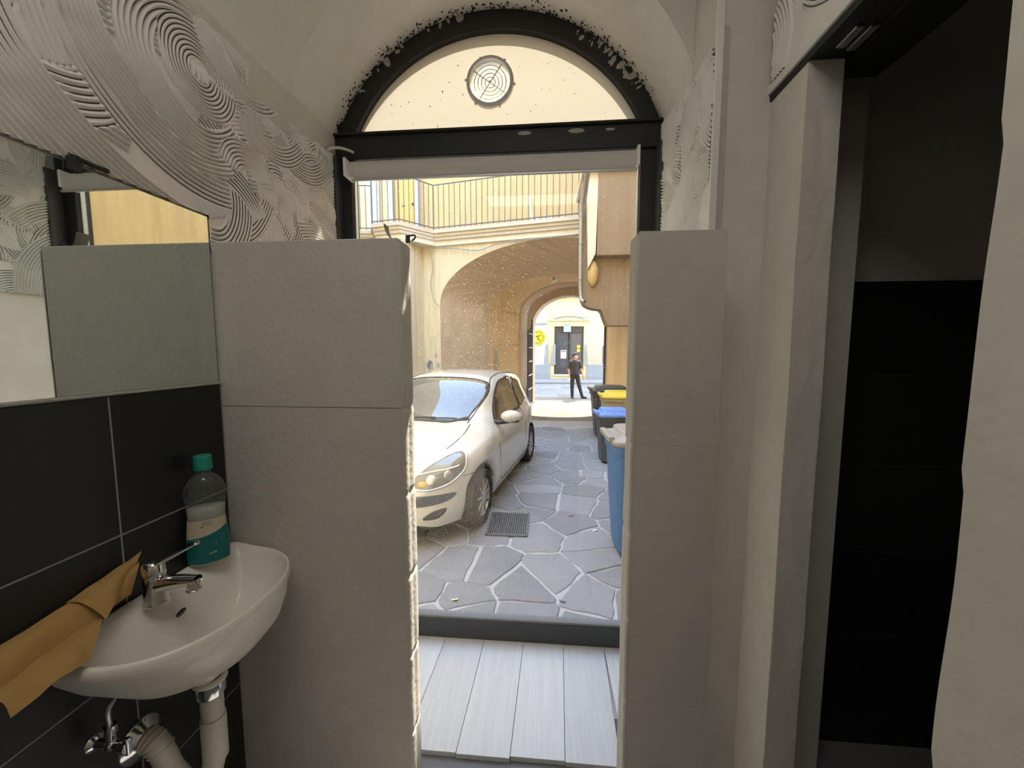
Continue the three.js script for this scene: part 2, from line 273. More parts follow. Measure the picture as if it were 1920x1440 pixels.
// the two low partitions of aerated blocks
function partition(name, label, x0, x1, courses, freeEdge) {
  const t = structGroup(name, label, 'partition', [0, 0, 0]);
  courses.forEach(([y0, y1, splits]) => {
    const xs = [x0, ...splits, x1];
    for (let i = 0; i + 1 < xs.length; i++) {
      const big = y1 === 1.75 && courses.length > 5; let g = new RoundedBoxGeometry(xs[i + 1] - xs[i] - 0.0002, y1 - y0 - (big ? 0.0008 : 0.0002), 0.08, 3, big ? 0.004 : 0.0007).translate((xs[i] + xs[i + 1]) / 2, (y0 + y1) / 2, ZP - 0.04);
      obj('block', uvBox(g), M.block, t);
    }
  });
  // lumpy plaster on the free edge
  const s = freeEdge < 0 ? 1 : -1, xe = freeEdge < 0 ? x1 : x0;
  const g = gridGeo(14, 240, (a, b) => {
    const y = lerp(0.0, 1.742 - 0.008 * Math.abs(a - 0.5), b), c = a * Math.PI, lump = 0.004 * (fbm(y * 7, a * 2, 33, 999, 3) - 0.5) + 0.004 * (fbm(y * 2, 1, 39, 999, 2) - 0.5), jn = courses.reduce((m, k) => Math.min(m, Math.abs(y - k[1])), 1), gr = -0.004 * Math.exp(-jn * jn / 3e-5);
    const zz = ZP + 0.0015 - 0.083 * (0.5 - 0.5 * Math.cos(c)), groove = -0.0035 * Math.exp(-Math.pow((a - 0.45) / 0.06, 2));
    return [xe + s * (0.010 * Math.pow(Math.sin(c), 0.45) - 0.002 + lump + gr + groove), y, zz];
  }, (a, b, q) => [q[2], q[1]]);
  obj('edge_plaster', g, M.block, t);
  return t;
}
partition('wall_partition_left', 'taller-than-waist plastered block partition between basin and passage', XL, -0.394, [[0, 0.29, []], [0.29, 0.538, [-0.7]], [0.538, 0.786, []], [0.786, 1.035, [-0.62]], [1.035, 1.284, []], [1.284, 1.75, []]], -1);
partition('wall_partition_right', 'narrow plastered block partition beside the dark doorway', 0.240, 0.458, [[0, 0.45, []], [0.45, 0.698, []], [0.698, 0.946, []], [0.946, 1.195, []], [1.195, 1.75, []]], 1);
// raised plank floor up to the threshold
{
  const t = structGroup('floor_planks', 'whitewashed wood-effect floor planks running to the door', 'floor', [0, 0, 0]);
  const xs = [-0.94, -0.862, -0.669, -0.476, -0.283, -0.090, 0.103, 0.296, 0.485];
  for (let i = 0; i + 1 < xs.length; i++) {
    const z1 = -1.225 + 0.004 * Math.sin(i * 2.1), x0 = xs[i] + 0.0009, x1 = xs[i + 1] - 0.0009;
    const g = rbx(x0, x1, 0.001, 0.02, -1.765, z1, 0.0012, 1), p = g.attributes.position;
    for (let k = 0; k < p.count; k++) p.setX(k, p.getX(k) - 0.0365 * (p.getZ(k) + 1.765) * (i > 0 && i < 7 ? 1 : 0));
    obj('plank', uvBox(g), M.plank[i % 3], t);
  }
}

// ------------------------------------------------------------------ glazed door with lunette
{
  const t = structGroup('door_1', 'black-framed glazed door under an arched fanlight', 'door', [0, 0, ZD]);
  const z0 = -0.035, z1 = 0.03;
  obj('jamb', rbx(XL + 0.001, -0.874, 0.02, 2.34, z0, z1, 0.004), M.black, t);
  obj('jamb', rbx(0.402, XR - 0.001, 0.02, 2.34, z0, z1, 0.004), M.black, t);
  obj('jamb_strip', rbx(XL + 0.001, XL + 0.022, 0.02, 2.30, z1, z1 + 0.05, 0.003), M.darkMetal, t);
  obj('jamb_strip', rbx(XR - 0.022, XR - 0.001, 0.02, 2.30, z1, z1 + 0.06, 0.003), M.darkMetal, t);
  obj('transom', rbx(XL + 0.001, XR - 0.001, 2.295, 2.412, z0, z1 + 0.015, 0.006), M.black, t);
  obj('transom_ledge', rbx(XL + 0.001, XR - 0.001, 2.392, 2.402, z1, z1 + 0.03, 0.003), M.black, t);
  obj('threshold', rbx(XL + 0.001, XR - 0.001, 0.02, 0.122, z0, z1 - 0.01, 0.004), M.darkMetal, t);
  obj('threshold_bead', rbx(XL + 0.06, 0.41, 0.122, 0.134, z0 + 0.01, z1 - 0.012, 0.003), M.dullMetal, t);
  obj('gasket', [rbx(-0.8745, -0.868, 0.13, 2.325, -0.008, 0.012, 0.002, 1), rbx(0.396, 0.4025, 0.13, 2.325, -0.008, 0.012, 0.002, 1)], M.alu, t);
  const pane = obj('pane', new THREE.PlaneGeometry(1.276, 2.20).translate(-0.236, 1.222, 0), M.glass, t); pane.castShadow = false;
  // specks of dried dirt on the pane
  const n = 9500, sp = new THREE.InstancedMesh(new THREE.CircleGeometry(1, 6), M.dust, n), m4 = new THREE.Matrix4();
  for (let i = 0; i < n; i++) { const y = 0.14 + 2.1 * Math.pow(rnd(), 1.5), s = rr(0.0003, 0.0010), x = rnd() < 0.5 ? rr(-0.86, 0.39) : clamp(-0.35 + 0.3 * (rnd() + rnd() - 1), -0.86, 0.39); m4.makeScale(s, s * rr(1, 1.8), s).setPosition(x, y, 0.0015); sp.setMatrixAt(i, m4); }
  sp.name = 'dust_specks'; sp.userData.kind = 'stuff'; sp.castShadow = false; t.add(sp);
  // arched rail
  const s = new THREE.Shape(), ri = 0.690, ci = 2.125 - 0.003;
  const o0 = Math.asin((2.405 - 2.125) / 0.758), i0 = Math.asin((2.405 - ci) / ri);
  s.absarc(ARC.x, 2.125, 0.758, o0, Math.PI - o0, false); s.absarc(ARC.x, ci, ri, Math.PI - i0, i0, true); s.closePath();
  obj('arched_rail', uvBox(ext(s, 0.055, 0.005, 48).translate(0, 0, -0.03)), M.black, t);
  // peeled flakes and whitewash left on the black arch
  for (let i = 0; i < 46; i++) { const a = i < 34 ? rr(R(32), R(62)) : rr(R(100), R(150)), rd = i < 34 ? rr(0.725, 0.757) : rr(0.745, 0.757), q = [ARC.x + rd * Math.cos(a), 2.125 + rd * Math.sin(a)]; const g = new THREE.IcosahedronGeometry(rr(0.003, 0.006) + 0.010 * Math.pow(rnd(), 3), 1); g.scale(rr(0.7, 2.6), rr(0.6, 1.2), 0.12).rotateZ(a + rr(-0.5, 0.5)).translate(q[0], q[1], 0.0305); obj('paint_flake', g, M.flake, t); }
  for (const [x, w] of [[-0.09, 0.03], [0.13, 0.035], [0.27, 0.02]]) { const g = new THREE.IcosahedronGeometry(w, 2); g.scale(1, 0.28, 0.06).translate(x, 2.372, 0.0458); obj('paint_flake', g, M.flake, t); }
  // fanlight: a cream film-covered panel with a round vent hole
  const f = new THREE.Shape(), r2 = 0.70, j0 = Math.asin((2.40 - ci) / r2); f.absarc(ARC.x, ci, r2, j0, Math.PI - j0, false); f.closePath();
  const hole = new THREE.Path(); hole.absarc(-0.243, 2.607, 0.088, 0, Math.PI * 2, true); f.holes.push(hole);
  const fan = obj('fanlight_panel', uvBox(new THREE.ShapeGeometry(f, 64)), M.film, t);
  const fly = []; for (let i = 0; i < 34; i++) { const x = rr(-0.75, 0.30), y = 2.42 + 0.30 * rnd() * Math.sqrt(Math.max(0, 1 - Math.pow((x - ARC.x) / 0.66, 2))); if (Math.hypot(x + 0.243, y - 2.607) > 0.12) fly.push(new THREE.IcosahedronGeometry(rr(0.0012, 0.0032), 0).scale(1, rr(1, 1.8), 0.3).translate(x, y, 0.001)); }
  obj('dirt_specks', fly, M.darkMetal, fan).userData.kind = 'stuff';
  const mould = []; for (let i = 0; i < 420; i++) { const a = rr(R(28), R(158)), dz = 0.034 + 0.05 * Math.pow(rnd(), 2.6), s = rr(0.0012, 0.0055) * (1.15 - dz * 6), q = arcPt(a, 0.7595); mould.push(new THREE.IcosahedronGeometry(s, 0).scale(rr(0.8, 2), 0.25, rr(0.8, 2)).rotateZ(a - Math.PI / 2).translate(q[0], q[1], dz)); }
  obj('mould_specks', mould, M.black, t).userData.kind = 'stuff';
}
{ // vent grille
  const t = thing('vent_grille', 'round clear plastic vent grille set in the arched fanlight', 'vent', [-0.243, 2.607, ZD]);
  const gl = mat(0.70, 0.68, 0.62, { roughness: 0.25, clearcoat: 0.5 });
  obj('rim', lathe([[0.086, -0.012], [0.086, 0.02], [0.092, 0.026], [0.101, 0.024], [0.105, 0.012], [0.104, 0.002], [0.096, 0.001], [0.09, -0.01]], 48).rotateX(Math.PI / 2), gl, t);
  for (const r of [0.022, 0.038, 0.054, 0.070]) obj('ring', new THREE.TorusGeometry(r, 0.0026, 6, 48).translate(0, 0, 0.008), M.white, t);
  for (const a of [55, 145]) obj('spoke', rod([-0.087 * Math.cos(R(a)), -0.087 * Math.sin(R(a)), 0.009], [0.087 * Math.cos(R(a)), 0.087 * Math.sin(R(a)), 0.009], 0.003, 6), M.white, t);
  obj('hub', new THREE.CylinderGeometry(0.006, 0.006, 0.008, 16).rotateX(Math.PI / 2).translate(0, 0, 0.01), M.white, t);
  for (let i = 0; i < 6; i++) { const a = i * 1.047 + 0.4; obj('clip', rbx(-0.004, 0.004, 0.1, 0.112, 0.004, 0.016, 0.002).rotateZ(a), gl, t); }
}
{ // roller blind
  const t = thing('roller_blind', 'rolled-up grey-white roller blind across the door head', 'blind', [0, -0.045, ZD + 0.075]);
  obj('roll', rod([-0.862, 2.282, 0], [0.372, 2.282, 0], 0.030, 28), M.blind, t);
  obj('fabric', gridGeo(40, 6, (a, b) => [lerp(-0.825, 0.366, a), lerp(2.285, 2.228, b), 0.030 + 0.001 * Math.sin(a * 22)]), M.blind, t);
  obj('bottom_bar', rbx(-0.835, 0.372, 2.219, 2.230, 0.026, 0.036, 0.004), M.alu, t);
  for (const x of [-0.868, 0.378]) { const b = obj('bracket', rbx(x - 0.006, x + 0.006, 2.245, 2.322, -0.045, 0.032, 0.004), M.white, t); obj('end_cap', new THREE.CylinderGeometry(0.031, 0.031, 0.004, 28).rotateZ(Math.PI / 2).translate(x + (x < 0 ? 0.008 : -0.008), 2.282, 0), M.bead, b); }
}
tag(obj('cable', tube([[-0.937, 2.30, -1.66], [-0.925, 2.318, -1.68], [-0.90, 2.328, -1.70], [-0.87, 2.325, -1.715], [-0.845, 2.315, -1.72]], 0.006, 20), M.pvc), 'short pale cable stub at the left end of the black transom', 'cable');
{ // peeling strap on the left partition top and the metal hook beside it
  const g = gridGeo(16, 2, (a, b) => { const th = lerp(-0.2, 1.5, a); return [-0.412 - 0.045 * Math.sin(th) * 0.9, 1.752 + 0.062 * (1 - Math.cos(th)) * 0.9, -1.10 + (b - 0.5) * 0.035]; });
  tag(obj('packing_strap', g, mat(0.22, 0.21, 0.19, { roughness: 0.6 })), 'curled grey strap end sticking up from the left partition top', 'strap');
  const t = thing('hook_bracket', 'small dark metal hook on the corner of the left partition', 'hook', [-0.392, 1.752, -1.10]);
  obj('plate', rbx(-0.004, 0.009, 0.0, 0.022, -0.002, 0.001, 0.0008, 1), M.darkMetal, t);
  obj('arm', tube([[0.007, 0.020, 0], [0.022, 0.021, 0], [0.024, 0.014, 0], [0.014, 0.006, 0]], 0.0025, 16, 6), M.darkMetal, t);
}
// ------------------------------------------------------------------ mirror and clip
{
  const t = thing('wall_mirror', 'large frameless mirror above the black tiles', 'mirror', [XL, 1.358, 0]);
  obj('mirror_glass', bx(0.004, 0.009, 0, 0.456, -1.026, 0.35), M.mirror, t);
  obj('backing', bx(0.001, 0.0035, 0, 0.456, -1.026, 0.35), M.darkMetal, t);
  const c = thing('mirror_clip', 'small black clip hook over the mirror top edge', 'clip', [XL + 0.01, 1.812, -0.72]);
  obj('tongue', rbx(0, 0.006, -0.012, 0.02, -0.012, 0.012, 0.002), M.black, c); obj('tail', tube([[0.004, 0.016, -0.005], [0.008, 0.012, -0.03], [0.006, 0.014, -0.058]], 0.005, 12, 6), M.black, c);
}
// ------------------------------------------------------------------ basin
{
  const t = thing('wash_basin', 'small white oval wall-hung wash basin on black tiles', 'basin', [XL + 0.012, 0, -0.80]);
  const N = 96, O = []; for (let i = 0; i < N; i++) { const a = i / N * Math.PI * 2; const ca = Math.cos(a), sa = Math.sin(a); const e = 0.78; let x = 0.045 + (sa > 0 ? 0.235 * Math.pow(sa, e) : -0.045 * Math.pow(-sa, 0.35)), z = 0.228 * Math.sign(ca) * Math.pow(Math.abs(ca), sa > 0 ? 0.86 : 0.5); O.push([x, z]); }
  const cx = 0.13;
  // scale, height, shift away from the wall
  const rings = [[0.10, 0.665, 0.0], [0.16, 0.668, 0], [0.17, 0.69, 0], [0.34, 0.70, 0], [0.60, 0.732, 0], [0.82, 0.785, 0], [0.945, 0.828, 0], [0.985, 0.846, 0], [1.0, 0.857, 0], [0.995, 0.868, 0], [0.97, 0.873, 0.0], [0.935, 0.871, 0.003], [0.90, 0.862, 0.012], [0.86, 0.848, 0.022], [0.80, 0.815, 0.03], [0.72, 0.775, 0.03], [0.56, 0.740, 0.026], [0.34, 0.724, 0.02], [0.10, 0.720, 0.015], [0.02, 0.720, 0.015]];
  const p = [], ix = []; rings.forEach(([k, y, sh]) => O.forEach(([x, z]) => { let X = cx + sh + (x - cx) * k; const back = sstep(0.10, 0.0, X); p.push(Math.max(0.0005, X), y + back * (y > 0.84 ? 0.012 : 0), z * k); }));
  for (let j = 0; j + 1 < rings.length; j++) for (let i = 0; i < N; i++) { const a = j * N + i, b = j * N + (i + 1) % N, c = a + N, d = b + N; ix.push(a, c, b, b, c, d); }
  const g = new THREE.BufferGeometry(); g.setAttribute('position', new THREE.Float32BufferAttribute(p, 3)); g.setIndex(ix); g.computeVertexNormals();
  obj('bowl', g, M.ceramic, t);
  obj('overflow_hole', new THREE.CylinderGeometry(0.011, 0.011, 0.004, 20).rotateZ(Math.PI / 2 - 0.55).translate(0.071, 0.826, 0.005), M.black, t);
  const tr = thing('drain_trap', 'pale plastic drain pipe with chrome collar under the basin', 'pipe', [-0.80, 0, -0.80]);
  obj('socket', lathe([[0.026, 0.664], [0.034, 0.663], [0.035, 0.654], [0.030, 0.650], [0.028, 0.644]], 28), M.ceramic, tr);
  obj('collar', lathe([[0.025, 0.658], [0.030, 0.655], [0.030, 0.622], [0.027, 0.618]], 28), M.chrome, tr);
  obj('down_pipe', tube([[0, 0.625, 0], [0, 0.55, 0], [0, 0.47, 0.002], [-0.006, 0.42, 0.008], [-0.025, 0.39, 0.02]], 0.0235, 30, 18), M.pvc, tr);
  obj('pipe_sleeve', lathe([[0.024, 0.56], [0.0265, 0.558], [0.0265, 0.45], [0.024, 0.448]], 24), M.pvc, tr);
  obj('return_bend', tube([[-0.02, 0.40, 0.016], [-0.045, 0.405, 0.03], [-0.07, 0.45, 0.042], [-0.085, 0.51, 0.05], [-0.098, 0.543, 0.056], [-0.128, 0.548, 0.058]], 0.024, 40, 18), M.pvc, tr);
  for (let i = 0; i < 6; i++) { const k = i / 5; const q = [[-0.088, 0.519, 0.051], [-0.093, 0.531, 0.0535], [-0.098, 0.540, 0.0555], [-0.104, 0.5445, 0.0565], [-0.110, 0.547, 0.0572], [-0.116, 0.548, 0.058]][i]; const gg = new THREE.TorusGeometry(0.0245, 0.0026, 8, 24); gg.rotateY(Math.PI / 2).rotateZ(lerp(-1.15, -0.05, k)).translate(...q); obj('rib', gg, M.pvc, tr); }
  obj('wall_rose', lathe([[0.026, 0.018], [0.030, 0.014], [0.046, 0.004], [0.048, 0]], 32).rotateZ(-Math.PI / 2).translate(-0.128, 0.548, 0.058), M.chrome, tr);
}
function angleValve(label, x, y, z, hose) {
  const t = thing('angle_valve', label, 'valve', [x, y, z], 0, 'chrome stop valves under the basin');
  obj('wall_plate', lathe([[0.005, 0.008], [0.011, 0.007], [0.017, 0.002], [0.018, 0]], 24).rotateZ(-Math.PI / 2).translate(-0.028, 0, 0), M.chrome, t);
  obj('body', [rod([-0.028, 0, 0], [0.035, 0, 0], 0.009, 14), rod([0.012, -0.004, 0], [0.012, 0.035, 0], 0.0085, 14), new THREE.SphereGeometry(0.0125, 16, 12).translate(0.012, 0, 0)], M.chrome, t);
  obj('handle', [rod([0.034, 0, 0], [0.05, 0, 0], 0.013, 8), rbx(0.042, 0.054, -0.018, 0.018, -0.006, 0.006, 0.004)], M.chrome, t);
  obj('nut', rod([0.012, 0.028, 0], [0.012, 0.044, 0], 0.012, 6), M.chrome, t);
  if (hose) obj('flexible_hose', tube(hose, 0.0055, 40, 8), M.steel, t);
}
angleValve('chrome stop valve low on black tiles left of the drain bend', -0.90, 0.633, -0.656, [[0.012, 0.04, 0], [0.016, 0.08, 0.004], [0.015, 0.095, -0.01]]);
angleValve('chrome stop valve tucked up under the basin beside the drain collar', -0.90, 0.640, -0.815, [[0.012, 0.04, 0], [0.013, 0.055, 0.004], [0.018, 0.07, 0.012]]);
{ // single-lever tap
  const t = thing('basin_tap', 'chrome single-lever tap standing on the basin rim', 'tap', [-0.872, 0.878, -0.755]);
  obj('base', lathe([[0.024, 0], [0.025, 0.004], [0.022, 0.01], [0.021, 0.062], [0.018, 0.068], [0, 0.069]], 28), M.chrome, t);
  obj('spout', gridGeo(24, 20, (a, b) => { const th = a * Math.PI * 2, k = b; const w = lerp(0.018, 0.012, k), h = lerp(0.020, 0.010, k); return [0.105 * k, 0.040 + 0.032 * k - 0.012 * k * k + h * Math.sin(th), w * Math.cos(th)]; }), M.chrome, t);
  obj('aerator', [rod([0.094, 0.036, 0], [0.094, 0.062, 0], 0.0125, 18), new THREE.TorusGeometry(0.0125, 0.002, 6, 20).rotateX(Math.PI / 2).translate(0.094, 0.037, 0)], M.chrome, t);
  const l = obj('lever', [lathe([[0.021, 0.066], [0.0225, 0.072], [0.021, 0.092], [0.012, 0.100], [0, 0.101]], 24), gridGeo(14, 14, (a, b) => { const th = a * Math.PI * 2; return [lerp(0.004, 0.088, b), lerp(0.09, 0.133, b) + lerp(0.008, 0.003, b) * Math.sin(th), lerp(0.014, 0.008, b) * Math.cos(th) - 0.02 * b]; })], M.chrome, t);
  obj('lever_tip', new THREE.SphereGeometry(0.0065, 12, 8).scale(1, 0.6, 1.2).translate(0.088, 0.133, -0.02), M.chrome, l);
}
{ // detergent bottle: flattened, waisted, see-through
  const t = thing('detergent_bottle', 'clear waisted plastic bottle with teal cap and teal label', 'bottle', [-0.890, 0.8825, -0.915], R(38));
  const prof = [[0, 0.0], [0.036, 0.0], [0.044, 0.004], [0.0465, 0.014], [0.0465, 0.05], [0.043, 0.10], [0.041, 0.13], [0.042, 0.16], [0.045, 0.185], [0.044, 0.203], [0.037, 0.222], [0.026, 0.236], [0.017, 0.243], [0.0155, 0.250], [0.0155, 0.262]];
  const dep = 0.62, sm = new THREE.CatmullRomCurve3(prof.map(([x, y]) => V3(x, y, 0)), false, 'catmullrom', 0.4).getPoints(70).map((q) => [Math.max(0, q.x), q.y]);
  const squash = (g, from = 0.238) => { const p = g.attributes.position; for (let i = 0; i < p.count; i++) p.setZ(i, p.getZ(i) * lerp(dep, 1, sstep(from - 0.05, from + 0.008, p.getY(i)))); g.computeVertexNormals(); return g; };
  obj('body', squash(lathe(sm, 48)), mat(0.86, 0.90, 0.90, { transmission: 0.95, thickness: 0, roughness: 0.06, ior: 1.45 }), t);
  obj('soap', squash(lathe([[0, 0.003], [0.040, 0.003], [0.045, 0.014], [0.045, 0.05], [0.0415, 0.10], [0.0395, 0.13], [0.0405, 0.155], [0, 0.155]], 48)), mat(0.62, 0.58, 0.50, { roughness: 0.4, transmission: 0.25, thickness: 0 }), t);
  obj('cap', lathe([[0.0, 0.292], [0.017, 0.292], [0.0195, 0.289], [0.0205, 0.256], [0.019, 0.254], [0.016, 0.254]], 36), mat(0.02, 0.29, 0.22, { roughness: 0.45, bumpMap: grain, bumpScale: 0.0008 }), t);
  const tex = canvasTex(512, 512, (c) => {
    c.fillStyle = '#c9bda6'; c.fillRect(0, 0, 512, 512);
    c.fillStyle = '#b3a68e'; c.beginPath(); c.ellipse(270, 40, 60, 30, 0, 0, 7); c.fill(); c.fillStyle = '#8d6a58'; c.fillRect(205, 66, 26, 16); c.fillRect(300, 54, 16, 12);
    c.fillStyle = '#0f6a68'; c.beginPath(); c.moveTo(0, 512); c.lineTo(0, 215); c.quadraticCurveTo(250, 215, 512, 90); c.lineTo(512, 512); c.fill();
    c.fillStyle = '#20262f'; c.save(); c.translate(30, 290); c.rotate(-0.14); c.fillRect(0, -34, 150, 46); c.restore();
    c.fillStyle = '#d8d8d2'; c.font = 'bold 58px sans-serif'; c.save(); c.translate(130, 268); c.rotate(-0.16); c.fillText('BS', 0, 0); c.restore();
    c.font = '30px sans-serif'; c.fillText('a', 330, 300); c.font = 'bold 28px sans-serif'; c.save(); c.translate(270, 410); c.rotate(-0.13); c.fillText('CLUR', 0, 0); c.restore();
  });
  const lab = gridGeo(40, 20, (a, b) => { const th = lerp(0.30, Math.PI - 0.30, 1 - a), y = lerp(0.010, 0.125, b); let r = 0.047; for (let i = 0; i + 1 < sm.length; i++) if (sm[i][1] <= y && sm[i + 1][1] >= y) { r = lerp(sm[i][0], sm[i + 1][0], (y - sm[i][1]) / (sm[i + 1][1] - sm[i][1] + 1e-9)); } r += 0.0008; return [r * Math.cos(th), y, r * Math.sin(th) * dep + 0.0003]; });
  obj('label', lab, mat(1, 1, 1, { map: tex, roughness: 0.5 }), t);
}
{ // tan cloth, folded, propped between wall and rim at the left end of the basin
  const th = 0.002, fold = (x) => 0.010 * Math.sin(x * 9) + 0.006 * Math.sin(x * 23 + 1);
  const quad = (A, B, C, D, bulge, ph) => gridGeo(40, 30, (a, b) => {
    const q = [0, 1, 2].map((i) => lerp(lerp(A[i], B[i], a), lerp(D[i], C[i], a), b)), w = bulge * Math.sin(Math.PI * b) + 0.005 * Math.sin(a * 7 + b * 2 + ph) * b + 0.0012 * Math.sin(a * 17 - b * 9 + ph);
    return [q[0] + w * 0.5, q[1] + w, q[2]];
  }, (a, b) => [a * 0.35, b * 0.2]);
  const t = thing('cleaning_cloth', 'tan-orange folded cleaning cloth on the left end of the basin', 'cloth', [0, 0, 0]);
  obj('lower_layer', quad([-0.918, 0.945, -0.50], [-0.918, 0.972, -0.765], [-0.886, 0.922, -0.716], [-0.865, 0.898, -0.49], 0.014, 0.4), M.cloth, t);
  obj('front_flap', quad([-0.870, 0.906, -0.485], [-0.886, 0.921, -0.665], [-0.815, 0.893, -0.585], [-0.825, 0.880, -0.485], 0.010, 2.0), M.cloth, t);
  obj('upper_fold', quad([-0.922, 0.960, -0.63], [-0.922, 0.986, -0.775], [-0.902, 0.945, -0.728], [-0.850, 0.925, -0.64], 0.014, 3.4), M.cloth, t);
}
{ // ceiling panel light added out of view behind the viewer, brightens the room
  const t = thing('added_ceiling_light', 'flat square ceiling light added out of view behind the viewer', 'lamp', [-0.12, CEIL, 0.12]);
  obj('frame', rbx(-0.48, 0.48, -0.04, -0.001, -0.48, 0.48, 0.006), M.white, t);
  obj('added_light_panel', bx(-0.45, 0.45, -0.044, -0.041, -0.45, 0.45), mat(0.9, 0.88, 0.82, { emissive: new THREE.Color(1, 0.955, 0.875), emissiveIntensity: 0.3 }), t);
  const l = new THREE.RectAreaLight(new THREE.Color(1, 0.955, 0.875), 1.25, 0.9, 0.9); l.position.set(0, -0.05, 0); l.rotation.x = -Math.PI / 2; t.add(l);
}
// ================================================================== THE COURTYARD
{ // ground: mortar bed with irregular flagstones, one mesh each
  const t = structGroup('ground', 'courtyard paving of irregular grey flagstones with pale mortar joints', 'paving', [0, G, 0]);
  obj('mortar_bed', bx(-6, 6, -0.3, 0, -10.2, -1.84), M.mortar, t);
  const s = 0.44, x0 = -2.9, x1 = 2.0, z0 = -9.2, z1 = -1.9, pts = [], cell = new Map();
  const nx = Math.ceil((x1 - x0) / s), nz = Math.ceil((z1 - z0) / s);
  for (let j = -1; j <= nz; j++) for (let i = -1; i <= nx; i++) { const q = [x0 + (i + 0.5 + rr(-0.42, 0.42)) * s, z0 + (j + 0.5 + rr(-0.42, 0.42)) * s, i, j]; pts.push(q); cell.set(i + ',' + j, q); }
  for (const q of pts) {
    if (q[2] < 0 || q[3] < 0 || q[2] >= nx || q[3] >= nz) continue;
    let poly = [[-1, -1], [1, -1], [1, 1], [-1, 1]].map(([a, b]) => [q[0] + a * 0.45, q[1] + b * 0.45]);
    for (let dj = -2; dj <= 2; dj++) for (let di = -2; di <= 2; di++) {
      const n = cell.get((q[2] + di) + ',' + (q[3] + dj)); if (!n || n === q) continue;
      const dx = n[0] - q[0], dz = n[1] - q[1], L = Math.hypot(dx, dz), lim = L / 2 - rr(0.004, 0.022), out = [];
      for (let k = 0; k < poly.length; k++) { const A = poly[k], B = poly[(k + 1) % poly.length], a = ((A[0] - q[0]) * dx + (A[1] - q[1]) * dz) / L - lim, b = ((B[0] - q[0]) * dx + (B[1] - q[1]) * dz) / L - lim; if (a <= 0) out.push(A); if (a * b < 0) { const u = a / (a - b); out.push([lerp(A[0], B[0], u), lerp(A[1], B[1], u)]); } }
      poly = out;
    }
    if (poly.length < 3) continue;
    // wander the edges a little
    const edge = []; poly.forEach((A, k) => { const B = poly[(k + 1) % poly.length]; const eL = Math.hypot(B[0] - A[0], B[1] - A[1]), nm = eL < 0.05 ? 1 : eL < 0.12 ? 2 : 4, j = Math.min(0.012, eL * 0.10); for (let m = 0; m < nm; m++) { const u = m / nm; edge.push([lerp(A[0], B[0], u) + rr(-j, j), lerp(A[1], B[1], u) + rr(-j, j)]); } });
    const h = rr(0.009, 0.016), n = edge.length, p = [], ix = []; const c = [0, 0]; edge.forEach((e) => { c[0] += e[0] / n; c[1] += e[1] / n; });
    edge.forEach((e) => p.push(e[0], 0, e[1])); edge.forEach((e) => p.push(lerp(e[0], c[0], 0.02), h - 0.003, lerp(e[1], c[1], 0.02))); edge.forEach((e) => p.push(lerp(e[0], c[0], 0.06), h, lerp(e[1], c[1], 0.06))); p.push(c[0], h, c[1]);
    for (let k = 0; k < n; k++) { const k2 = (k + 1) % n; for (const o of [0, n]) ix.push(o + k, o + k2 + n, o + k2, o + k, o + k + n, o + k2 + n); ix.push(2 * n + k, 3 * n, 2 * n + k2); }
    const g = new THREE.BufferGeometry(); g.setAttribute('position', new THREE.Float32BufferAttribute(p, 3)); g.setIndex(ix); g.computeVertexNormals();
    const uv = new Float32Array(p.length / 3 * 2); for (let k = 0; k < uv.length / 2; k++) { uv[2 * k] = p[3 * k]; uv[2 * k + 1] = p[3 * k + 2]; } g.setAttribute('uv', new THREE.BufferAttribute(uv, 2));
    obj('flagstone', g, M.stone[Math.floor(rnd() * 4)], t);
  }
  // step under the door
  struct('trim_4', rbx(-1.1, 0.65, G, -0.14, -2.08, -1.845, 0.01), M.stone[2], 'stone step below the glazed door', 'step');
}
{ // drain grating
  const t = thing('drain_grate', 'square cast-iron drain grating set in the flagstones', 'grate', [-0.368, G + 0.0175, -3.99]);
  const im = mat(0.10, 0.105, 0.12, { roughness: 0.7 });
  obj('frame', [rbx(-0.215, 0.215, 0, 0.014, -0.27, -0.245, 0.003), rbx(-0.215, 0.215, 0, 0.014, 0.245, 0.27, 0.003), rbx(-0.215, -0.195, 0, 0.014, -0.27, 0.27, 0.003), rbx(0.195, 0.215, 0, 0.014, -0.27, 0.27, 0.003)], im, t);
  obj('pit', bx(-0.2, 0.2, 0, 0.002, -0.25, 0.25), M.black, t);
  const bar = rbx(-0.006, 0.006, 0.003, 0.013, -0.25, 0.25, 0.002, 1); for (let i = 0; i < 17; i++) { const b = obj('bar', bar, im, t); b.position.x = -0.18 + i * 0.0225; }
}
for (const [x, z, w, d, c, label, a] of [[0.54, -3.92, 0.05, 0.03, 0xe8e6df, 'crumpled white paper scrap on the flagstones near the blue bin', 0.3], [0.15, -2.75, 0.05, 0.018, 0x4f86b8, 'small blue plastic scrap on the flagstones near the door', -0.4], [0.32, -4.25, 0.07, 0.012, 0x8a4a45, 'thin reddish litter strip on the flagstones', 0.5], [-0.66, -2.70, 0.05, 0.02, 0xd8d3b8, 'pale curled litter ring on the flagstones at left', 0.1]]) {
  const g = gridGeo(8, 4, (u, v) => [(u - 0.5) * w, 0.017 + 0.010 * Math.sin(u * 7 + v * 4) * Math.sin(v * 3.1) + 0.01 * v * u, (v - 0.5) * d]); const o = obj('litter_scrap', g, mat(1, 1, 1, { roughness: 0.7 })); o.material.color.set(c); o.position.set(x, G, z); o.rotation.y = a; tag(o, label, 'litter', 'scraps of litter on the paving');
}

